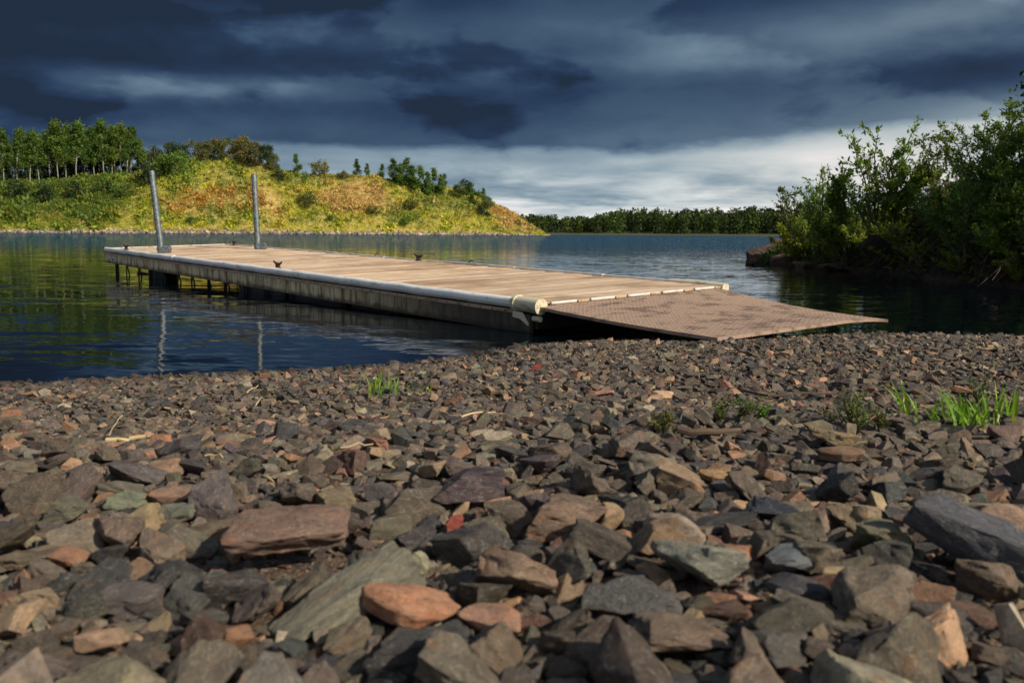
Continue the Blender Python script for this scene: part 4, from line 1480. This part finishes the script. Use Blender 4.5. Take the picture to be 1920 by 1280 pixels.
for i in sorted(near_ids):
    o = link('stone', near_shapes[i % len(near_shapes)], beach)
    o.location = (S[i, 0], S[i, 1], zc[i])
    o.scale = tuple(AX[i] * S[i, 2])
    o.rotation_euler = (tx_[i], ty_[i], yaw[i])
    o.color = (*colr[i], 1)


def rot_mats(a, b, c):
    ca, sa, cb, sb, cc_, sc_ = np.cos(a), np.sin(a), np.cos(b), np.sin(b), np.cos(c), np.sin(c)
    Z, O = np.zeros_like(a), np.ones_like(a)
    rx = np.stack([O, Z, Z, Z, ca, -sa, Z, sa, ca], -1).reshape(-1, 3, 3)
    ry = np.stack([cb, Z, sb, Z, O, Z, -sb, Z, cb], -1).reshape(-1, 3, 3)
    rz = np.stack([cc_, -sc_, Z, sc_, cc_, Z, Z, Z, O], -1).reshape(-1, 3, 3)
    return rz @ ry @ rx


def mesh_arrays(me):
    v = np.empty(len(me.vertices) * 3)
    me.vertices.foreach_get('co', v)
    f = np.empty(len(me.polygons) * 3, dtype=np.int32)
    me.loops.foreach_get('vertex_index', f)
    return v.reshape(-1, 3), f.reshape(-1, 3)


def stone_mass(name, ids, variants):
    V, F_, K_ = [], [], []
    base = 0
    pick = rng.integers(0, len(variants), len(ids))
    for q, me in enumerate(variants):
        k = ids[pick == q]
        if not len(k):
            continue
        v0, f0 = mesh_arrays(me)
        Rm = rot_mats(tx_[k], ty_[k], yaw[k])
        sv = v0[None] * (AX[k] * S[k, 2:3])[:, None, :]
        w = np.einsum('mij,mnj->mni', Rm, sv) + np.c_[S[k, 0], S[k, 1], zc[k]][:, None, :]
        m, nv = w.shape[:2]
        V.append(w.reshape(-1, 3))
        F_.append((f0[None] + (np.arange(m) * nv)[:, None, None] + base).reshape(-1, 3))
        K_.append(np.repeat(colr[k], nv, axis=0))
        base += m * nv
    o = link(name, np_mesh(name, np.concatenate(V), np.concatenate(F_), np.concatenate(K_)), beach, M['gravel'])
    o['kind'] = 'stuff'
    return o


rest = np.array([i for i in range(n) if i not in near_ids])
mid = rest[(pix[rest] > .0080) & (S[rest, 2] > .012) & inview[rest]]
low = np.setdiff1d(rest, mid)
tiny = low[(pix[low] < .0036) | (S[low, 2] < .006) | ~inview[low]]
low = np.setdiff1d(low, tiny)
stone_mass('loose_stones', mid, [rock_mesh(500 + k, 1, 8, .5, .92) for k in range(22)])
stone_mass('gravel', low, [rock_mesh(600 + k, 0, 6, .5, .92) for k in range(20)])
stone_mass('pebbles', tiny, [chip_mesh(650 + k) for k in range(30)])
print('stones', n, len(mid), len(low), len(tiny))

# stony margin along the foot of the far hill
ns = 2600
cs = rng.uniform(-420, 1012, ns)
vs = rng.random(ns) ** 1.4 * .075
xs_, ys_, zs_ = hill_uv(cs, vs)
rs = .14 + .34 * rng.random(ns) ** 2.5
S = np.c_[xs_, ys_, rs]
zc = zs_ + rs * .25
AX = np.c_[1.1 + .4 * rng.random(ns), .9 + .3 * rng.random(ns), .5 + .4 * rng.random(ns)]
colr = vary([(.30, .25, .19), (.22, .18, .14), (.42, .36, .28), (.16, .13, .11)], ns, .2)
yaw, tx_, ty_ = rng.uniform(0, 6.28, ns), rng.normal(size=ns) * .3, rng.normal(size=ns) * .3
mo = stone_mass('shoreline_stones', np.arange(ns), [rock_mesh(700 + k, 0, 7, .55, .92) for k in range(8)])
mo.parent = hill

# ------------------------------------------------------------------ shrubs on the right bank


def make_shrub(seed, h, spread, stems, leaves, cols, leaf=.085, slim=.42, name='shrub'):
    g = np.random.default_rng(seed)
    r = random.Random(seed)
    root = empty(name)
    wood = MB()
    P, D = [], []
    for k in range(stems):
        a = r.uniform(0, 6.283)
        out = spread * r.uniform(.15, 1.0)
        hh_ = h * r.uniform(.55, 1.0) * (1.0 - .25 * out / max(spread, .01))
        pts = []
        for t in np.linspace(0, 1, 7):
            q = Vector((math.cos(a) * out * t ** 1.4, math.sin(a) * out * t ** 1.4, hh_ * t - .15))
            q += Vector((r.uniform(-1, 1), r.uniform(-1, 1), 0)) * .05 * h * t * .5
            pts.append(q)
        wood.tube(pts, [.020 * h / 2.5 * (1 - .85 * t) + .003 for t in np.linspace(0, 1, 7)], 5)
        for m in range(9):
            t = r.uniform(.25, .97)
            i0 = min(int(t * 6), 5)
            b = pts[i0].lerp(pts[i0 + 1], t * 6 - i0)
            a2 = a + r.uniform(-1.9, 1.9)
            ln = h * r.uniform(.10, .24) * (1.15 - t * .6)
            e = b + Vector((math.cos(a2) * ln * .75, math.sin(a2) * ln * .75, ln * r.uniform(.35, .9)))
            wood.tube([b, (b + e) / 2 + Vector((0, 0, -.01)), e], [.006, .004, .002], 4)
            P.append((b, e))
        P.append((pts[3], pts[5]))
        P.append((pts[5], pts[6] + (pts[6] - pts[5]) * .25))
    k = g.integers(0, len(P), leaves)
    t = g.random(leaves) ** .8
    B = np.array([p[0][:] for p in P])[k]
    E_ = np.array([p[1][:] for p in P])[k]
    pos = B + (E_ - B) * t[:, None] + g.normal(size=(leaves, 3)) * .018 * h / 2
    ax = E_ - B
    ax /= np.linalg.norm(ax, axis=1)[:, None] + 1e-9
    d = ax * .7 + g.normal(size=(leaves, 3)) * .75
    d[:, 2] += .10
    d /= np.linalg.norm(d, axis=1)[:, None]
    up = g.normal(size=(leaves, 3)) * .6 + np.array([0, 0, 1.0])
    s = np.cross(d, up)
    s /= np.linalg.norm(s, axis=1)[:, None] + 1e-9
    ln = leaf * (.6 + .7 * g.random(leaves))
    tone = (.75 + .5 * g.random(len(P)))[k][:, None]
    v, f, cc_ = leaf_arrays(pos, d, s, ln, ln * slim, vary(cols, leaves, .18, g) * tone, .08)
    wood.build('branches', M['bark'], root, smooth=True)
    link('foliage', np_mesh('foliage', v, f, cc_), root, M['shrub'])
    return root


SH_G = [(.11, .19, .036), (.135, .215, .042), (.17, .23, .048)]
SH_Y = [(.30, .37, .05), (.25, .33, .05), (.34, .32, .055)]
SH_R = [(.10, .085, .03), (.085, .065, .026), (.07, .085, .026)]
M['shrub'] = leaf_material('shrub_leaf', trans=0.45)
sp = [make_shrub(31, 2.6, .95, 11, 4300, SH_G + SH_Y[:1], .095, .45, 'leafy_shrub'), make_shrub(32, 2.9, .8, 10, 2700, SH_G, .10, .42, 'leafy_shrub'), make_shrub(33, 1.3, .85, 18, 4600, SH_Y + SH_G, .075, .40, 'leafy_shrub'),
      make_shrub(34, 2.4, .45, 5, 1100, SH_R + SH_G, .10, .5, 'leafy_shrub'), make_shrub(35, 3.0, 1.25, 18, 8000, SH_G, .09, .36, 'leafy_shrub'), make_shrub(36, 1.0, .7, 15, 3600, SH_Y, .07, .36, 'leafy_shrub')]
# (column, distance, row of its top, proto, label)
SHR = [
    (1487, 22.2, 340, 3, 'spindly shrub with a few leaves standing at the tip of the bank'),
    (1500, 21.6, 405, 5, 'low yellow-green shrub behind the red rocks at the water'),
    (1532, 21.0, 385, 2, 'yellow-green shrub on the bank tip behind the spindly one'),
    (1540, 20.0, 300, 1, 'shrub with pale upright shoots left of the tall airy shrub'),
    (1556, 19.2, 400, 2, 'bright rounded shrub at the waterline of the bank, left of the undercut'),
    (1612, 17.9, 395, 2, 'bright rounded shrub above the waterline in the middle of the bank'),
    (1580, 19.5, 400, 5, 'low bright shrub below the pale upright shoots'),
    (1590, 18.8, 295, 0, 'broad airy shrub left of the tallest in the middle of the bank'),
    (1648, 18.0, 215, 1, 'tall airy shrub with sky showing through, peak of the left clump'),
    (1630, 17.4, 390, 2, 'low yellow-green shrub at the foot of the tall airy one'),
    (1690, 17.6, 275, 0, 'airy shrub sloping down right of the tall one'),
    (1748, 17.0, 242, 3, 'thin reddish shrub standing alone between the two clumps'),
    (1700, 16.6, 400, 2, 'low leafy shrub below the thin reddish one'),
    (1762, 16.0, 330, 3, 'short rusty shrub by the red earth mound'),
    (1775, 15.2, 375, 4, 'dense low shrub right of the red earth mound'),
    (1842, 14.6, 180, 4, 'dense tall shrub, peak of the right-hand clump'),
    (1815, 13.8, 290, 1, 'shrub leaning out from the right-hand clump'),
    (1900, 13.6, 205, 4, 'dense tall shrub at the right edge of the bank'),
    (1870, 12.9, 330, 0, 'leafy shrub hanging over the water at the right edge'),
    (1930, 12.4, 250, 1, 'tall leafy shrub cut by the right edge of the picture'),
    (1850, 12.6, 455, 5, 'low shrub trailing into the water at right'),
    (1780, 13.9, 455, 5, 'low dark shrub hanging over the black undercut'),
    (1905, 12.0, 460, 2, 'low shrub with trailing leaves at the water in the far right'),
    (1728, 15.8, 440, 5, 'small shrub over the root-bound undercut'),
    (1655, 16.9, 440, 5, 'small bright shrub above the undercut, left of its middle'),
]
HT = [max(v.co.z for v in [c for c in r_.children if c.name.startswith('foliage')][0].data.vertices) for r_ in sp]
used.clear()
for (c_, dist, topy, k, lab) in SHR:
    p = at_depth(c_, 440, dist)
    z0 = float(bank_z(p.x, p.y))
    if z0 < .12:                                                 # keep roots on the bank, not in the lake
        for _ in range(30):
            p.x += .06
            z0 = float(bank_z(p.x, p.y))
            if z0 > .15:
                break
    topz = at_depth(c_, topy, dist).z
    H = HT[k]
    s_ = max((topz - z0) / H, .45)
    o = sp[k] if k not in used else copy_tree(sp[k])
    used.add(k)
    o.location = (p.x, p.y, z0 - .05)
    wxy = s_ ** .5 if s_ < 1 else s_
    o.scale = (wxy, wxy, s_)
    o.rotation_euler = (0, 0, rnd.uniform(0, 6.28))
    tag(o, lab, 'shrub', 'shrubs on the right bank')

# taller trees further along the bank: one reaches into the frame at the right edge
tall = [make_roundtree(61 + k, 7.5, 5.5, DKGREEN + GREEN, 'bank_tree', 5200, .17, .12) for k in range(1)]
for k, (x_, y_, s_, lab) in enumerate(((8.35, 12.6, .50, 'tall tree on the bank whose branch reaches in at the upper right edge'),)):
    o = tall[k] if k < 2 else copy_tree(tall[k - 2])
    o.location = (x_, y_, float(bank_z(x_, y_)) - .1)
    o.scale = (s_, s_, s_)
    o.rotation_euler = (0, 0, k * 1.7)
    tag(o, lab, 'tree', 'tall trees along the bank')

# undergrowth over the bank: leaves, grass and dead stems nobody could count
n = 26000
yy = rng.uniform(8, 25.2, n)
xx = np.interp(yy, BY, BX) + rng.random(n) ** 2.2 * 5.0 - .12
zz = bank_z(xx, yy)
ok = zz > .06
xx, yy, zz = xx[ok], yy[ok], zz[ok]
n = len(xx)
edge = smoothstep(xx - np.interp(yy, BY, BX), .9, .1)
d, s = rot_basis(n, .7)
d[:, 0] -= .5 * edge
d[:, 2] -= .5 * edge * (rng.random(n) < .6)
d /= np.linalg.norm(d, axis=1)[:, None]
cu = vary([(.045, .06, .018), (.06, .075, .022), (.075, .055, .028), (.10, .10, .03), (.09, .06, .035)], n, .3)
tipy = smoothstep(yy, 17.5, 21.5)[:, None]
cu = cu * (1 - tipy * .6) + vary([(.09, .125, .03), (.075, .115, .028)], n) * tipy * .6
ln = .08 + .13 * rng.random(n)
v, f, c4 = leaf_arrays(np.c_[xx, yy, zz] + rng.normal(size=(n, 3)) * .05 + np.array([0, 0, .05]), d, s, ln, ln * (.18 + .3 * rng.random(n)), cu)
tag(link('bank_undergrowth', np_mesh('bank_undergrowth', v, f, c4), None, M['leaf']), 'tangled leaves and dead stems covering the bank', None, None, 'stuff')

# exposed roots and dead branches hanging from the undercut
for k, (c_, row_, dist) in enumerate(((1610, 470, 17.9), (1640, 495, 17.2), (1690, 480, 16.2), (1735, 500, 15.2), (1790, 505, 13.8), (1835, 510, 13.2), (1880, 480, 12.6))):
    p = at_depth(c_, row_, dist)
    z0 = float(bank_z(p.x + .35, p.y))
    mb = MB()
    a = Vector((p.x + .45, p.y + .2, max(z0, .2)))
    for q in range(3):
        e = Vector((p.x - rnd.uniform(.1, .6), p.y - rnd.uniform(.2, .9), rnd.uniform(-.05, .35)))
        mid_ = (a + e) / 2 + Vector((rnd.uniform(-.15, .15), rnd.uniform(-.2, .1), rnd.uniform(.05, .35)))
        mb.tube([a, a.lerp(mid_, .5) + Vector((0, 0, .08)), mid_, mid_.lerp(e, .5) + Vector((.04, 0, .03)), e], [.010, .008, .006, .004, .002], 6)
    tag(mb.build('dead_root', M['bark'], None, smooth=True), 'bare root spray hanging from the bank, %s from its tip' % ORD[k], 'root', 'roots hanging from the bank')

# red-brown rocks at the tip of the bank
mr = earth_material('red_brown_rock', (.055, .038, .03), (.10, .062, .046), (.19, .095, .065))
for k, (c_, row_, w, h, lab) in enumerate(((1438, 488, 58, 34, 'largest red-brown rock at the water on the tip of the bank'), (1474, 492, 52, 22, 'flat brown rock right of the largest one at the tip'),
                                           (1412, 492, 26, 10, 'small wet rock left of the largest one at the tip'), (1462, 470, 40, 26, 'red rock behind the largest one, half under the grass'),
                                           (1512, 497, 36, 12, 'small rock at the waterline under the low shrub'), (1566, 503, 44, 14, 'small dark rock at the waterline below the bright shrub'),
                                           (1690, 470, 130, 84, 'big root-bound brown boulder in the undercut of the bank'))):
    p = on_plane(c_, row_ + (4 if k != 6 else 45), 0.0)
    dp = (p - EYE).dot(Fw)
    W, Hh = w / FPX * dp, h / FPX * dp
    me = rock_mesh(1000 + k, 2, 8, .5, .9)
    o = link('rock', me, None, mr if k != 6 else M['bank'])
    o.location = (p.x, p.y + W * .25, Hh * .38)
    o.scale = (W * .52, W * .5, Hh * .62)
    o.rotation_euler = (rnd.uniform(-.1, .1), rnd.uniform(-.1, .1), k * 1.3)
    tag(o, lab, 'rock', 'rocks along the bank')


# ------------------------------------------------------------------ small growth and litter on the beach
def grass_tuft(name, px, py, hpx, blades, spread, cols, lab, lean=0.0, wide=.0045, droop=.6, group='grass tufts on the beach'):
    p = ground_hit(px, py)
    dp = (p - EYE).dot(Fw)
    h = hpx / FPX * dp * .95
    root = empty(name, (p.x, p.y, p.z + .018))
    for k in range(blades):
        V, F_ = [], []
        a = rnd.uniform(0, 6.283)
        ln = h * rnd.uniform(.55, 1.25)
        o0 = Vector((rnd.gauss(0, spread), rnd.gauss(0, spread), -.01))
        lean_ = rnd.uniform(.1, 1.0) * droop
        dx, dy = math.cos(a) * lean_ + lean, math.sin(a) * lean_
        c = np.array(cols[k % len(cols)]) * rnd.uniform(.75, 1.3)
        for t in np.linspace(0, 1, 7):
            w = wide * (1 - t ** 1.5) + .0004
            q = o0 + Vector((dx * ln * t ** 1.6, dy * ln * t ** 1.6, ln * (t - .35 * lean_ * t ** 2.2)))
            sx, sy = -math.sin(a) * w, math.cos(a) * w
            V += [(q.x - sx, q.y - sy, q.z), (q.x, q.y, q.z - w * .5), (q.x + sx, q.y + sy, q.z)]
        for t in range(6):
            b = 3 * t
            F_ += [(b, b + 1, b + 4, b + 3), (b + 1, b + 2, b + 5, b + 4)]
        link('blade', np_mesh('blade', np.array(V), np.array(F_), np.tile(c, (len(V), 1)), True), root, M['grass'])
    o = root
    return tag(o, lab, 'grass', group)


def weed(px, py, hpx, stems, cols, lab, leaf=.012):
    p = ground_hit(px, py)
    dp = (p - EYE).dot(Fw)
    h = hpx / FPX * dp
    root = empty('weed_plant', (p.x, p.y, p.z + .01))
    mb = MB()
    pos, dd = [], []
    for k in range(stems):
        a = rnd.uniform(0, 6.283)
        out = h * rnd.uniform(.1, .7)
        ln = h * rnd.uniform(.5, 1.1)
        pts = [Vector((math.cos(a) * out * t, math.sin(a) * out * t, ln * t - .01)) for t in (0, .35, .7, 1)]
        mb.tube(pts, [.0022, .0018, .0013, .0007], 4)
        for q in range(22):
            t = rnd.uniform(.15, 1)
            pos.append((math.cos(a) * out * t, math.sin(a) * out * t, ln * t))
    pos = np.array(pos) + rng.normal(size=(len(pos), 3)) * .004
    d, s = rot_basis(len(pos), .5)
    v, f, c4 = leaf_arrays(pos, d, s, leaf * (.6 + .8 * rng.random(len(pos))), leaf * .5, vary(cols, len(pos), .2))
    mb.build('stem', M['twig'], root)
    link('leaves', np_mesh('leaves', v, f, c4), root, M['grass'])
    return tag(root, lab, 'weed', 'weeds among the stones')


LIME = [(.20, .36, .035), (.26, .42, .055), (.15, .28, .035), (.19, .33, .04)]
WEED = [(.07, .13, .03), (.10, .16, .035), (.13, .13, .03)]
grass_tuft('grass_tuft', 708, 738, 34, 20, .035, LIME, 'small bright grass tuft near the water, left of the low spread one', 0, .0035)
grass_tuft('grass_tuft', 757, 738, 20, 34, .075, LIME, 'low spread grass patch near the water in mid beach', .3, .0035, .9)
grass_tuft('grass_tuft', 732, 730, 44, 3, .02, LIME, 'few tall grass blades standing up between the two tufts by the water', 0, .003, .2)
grass_tuft('grass_tuft', 1808, 800, 66, 60, .045, LIME, 'largest grass clump with long arching blades at right', -.15, .0038, 1.0)
grass_tuft('grass_tuft', 1702, 780, 72, 9, .012, LIME, 'few broad grass blades fanning left of the largest clump', -.35, .0042, .7)
grass_tuft('grass_tuft', 1884, 790, 66, 12, .018, LIME, 'upright grass blades right of the largest clump', .05, .0036, .3)
weed(1838, 770, 50, 9, WEED, 'dark leafy weed behind the largest grass clump')
weed(1600, 815, 78, 16, WEED + [(.14, .20, .05)], 'bushy green weed standing beside the mossy tan stone')
weed(1652, 815, 36, 8, [(.13, .10, .03), (.10, .12, .03)], 'small brownish weed right of the bushy one')
weed(1560, 805, 32, 7, WEED, 'small weed left of the bushy one')
weed(1240, 820, 50, 9, [(.10, .10, .03), (.09, .12, .03)], 'thin olive weed on the ridge at the left end of the weeds')
weed(1348, 795, 40, 7, WEED, 'small green weed second in the row above the brown stick')
weed(1392, 795, 46, 9, WEED, 'green weed in the middle of the row above the brown stick')
weed(1428, 793, 30, 8, [(.12, .2, .04)], 'low bright weed at the right end of the row')


def stick(name, pts, r0, r1, mat, lab, cat, group, lift=.035):
    q = [ground_hit(px, py, lift) for px, py in pts]
    dense = []
    for a, b in zip(q, q[1:]):
        for t in (0, .5):
            dense.append(a.lerp(b, t) + Vector((rnd.uniform(-.004, .004), rnd.uniform(-.004, .004), rnd.uniform(-.003, .006))))
    dense.append(q[-1])
    m = len(dense)
    o = MB().tube(dense, [r0 + (r1 - r0) * i / (m - 1) for i in range(m)], 7).build(name, M[mat], None, smooth=True)
    return tag(o, lab, cat, group)


stick('twig', [(1398, 733), (1440, 741), (1500, 739), (1580, 738)], .005, .003, 'twig', 'long thin dark twig lying across the stones at right', 'twig', 'twigs on the beach')
stick('twig', [(1270, 808), (1320, 812), (1388, 806)], .010, .006, 'twig', 'thick brown stick below the row of weeds', 'twig', 'twigs on the beach', .03)
stick('twig', [(200, 828), (236, 826), (270, 818)], .006, .005, 'straw', 'pale stick lying on the left beach', 'twig', 'twigs on the beach')
stick('twig', [(338, 716), (350, 706), (362, 692)], .006, .003, 'twig', 'dark twig sticking up at the water on the left', 'twig', 'twigs on the beach', .02)
k = 0
for a, b, lab in (((228, 778), (205, 815), 'dry straw left of the pale stick'), ((462, 738), (484, 722), 'dry straw near the water at left'), ((480, 758), (492, 745), 'short dry straw below the one near the water'),
                  ((866, 780), (930, 772), 'bent dry straw in the sandy dip'), ((385, 855), (418, 858), 'short reddish straw in mid left beach'), ((640, 838), (700, 832), 'dry straw in front of the sandy dip'),
                  ((1690, 715), (1697, 770), 'dry upright straw behind the fanning blades'), ((1868, 770), (1876, 800), 'dry straw in the right grass clump')):
    stick('straw', [a, ((a[0] + b[0]) / 2, (a[1] + b[1]) / 2 - 2), b], .0022, .0015, 'straw', lab, 'straw', 'dry straws on the beach', .035)
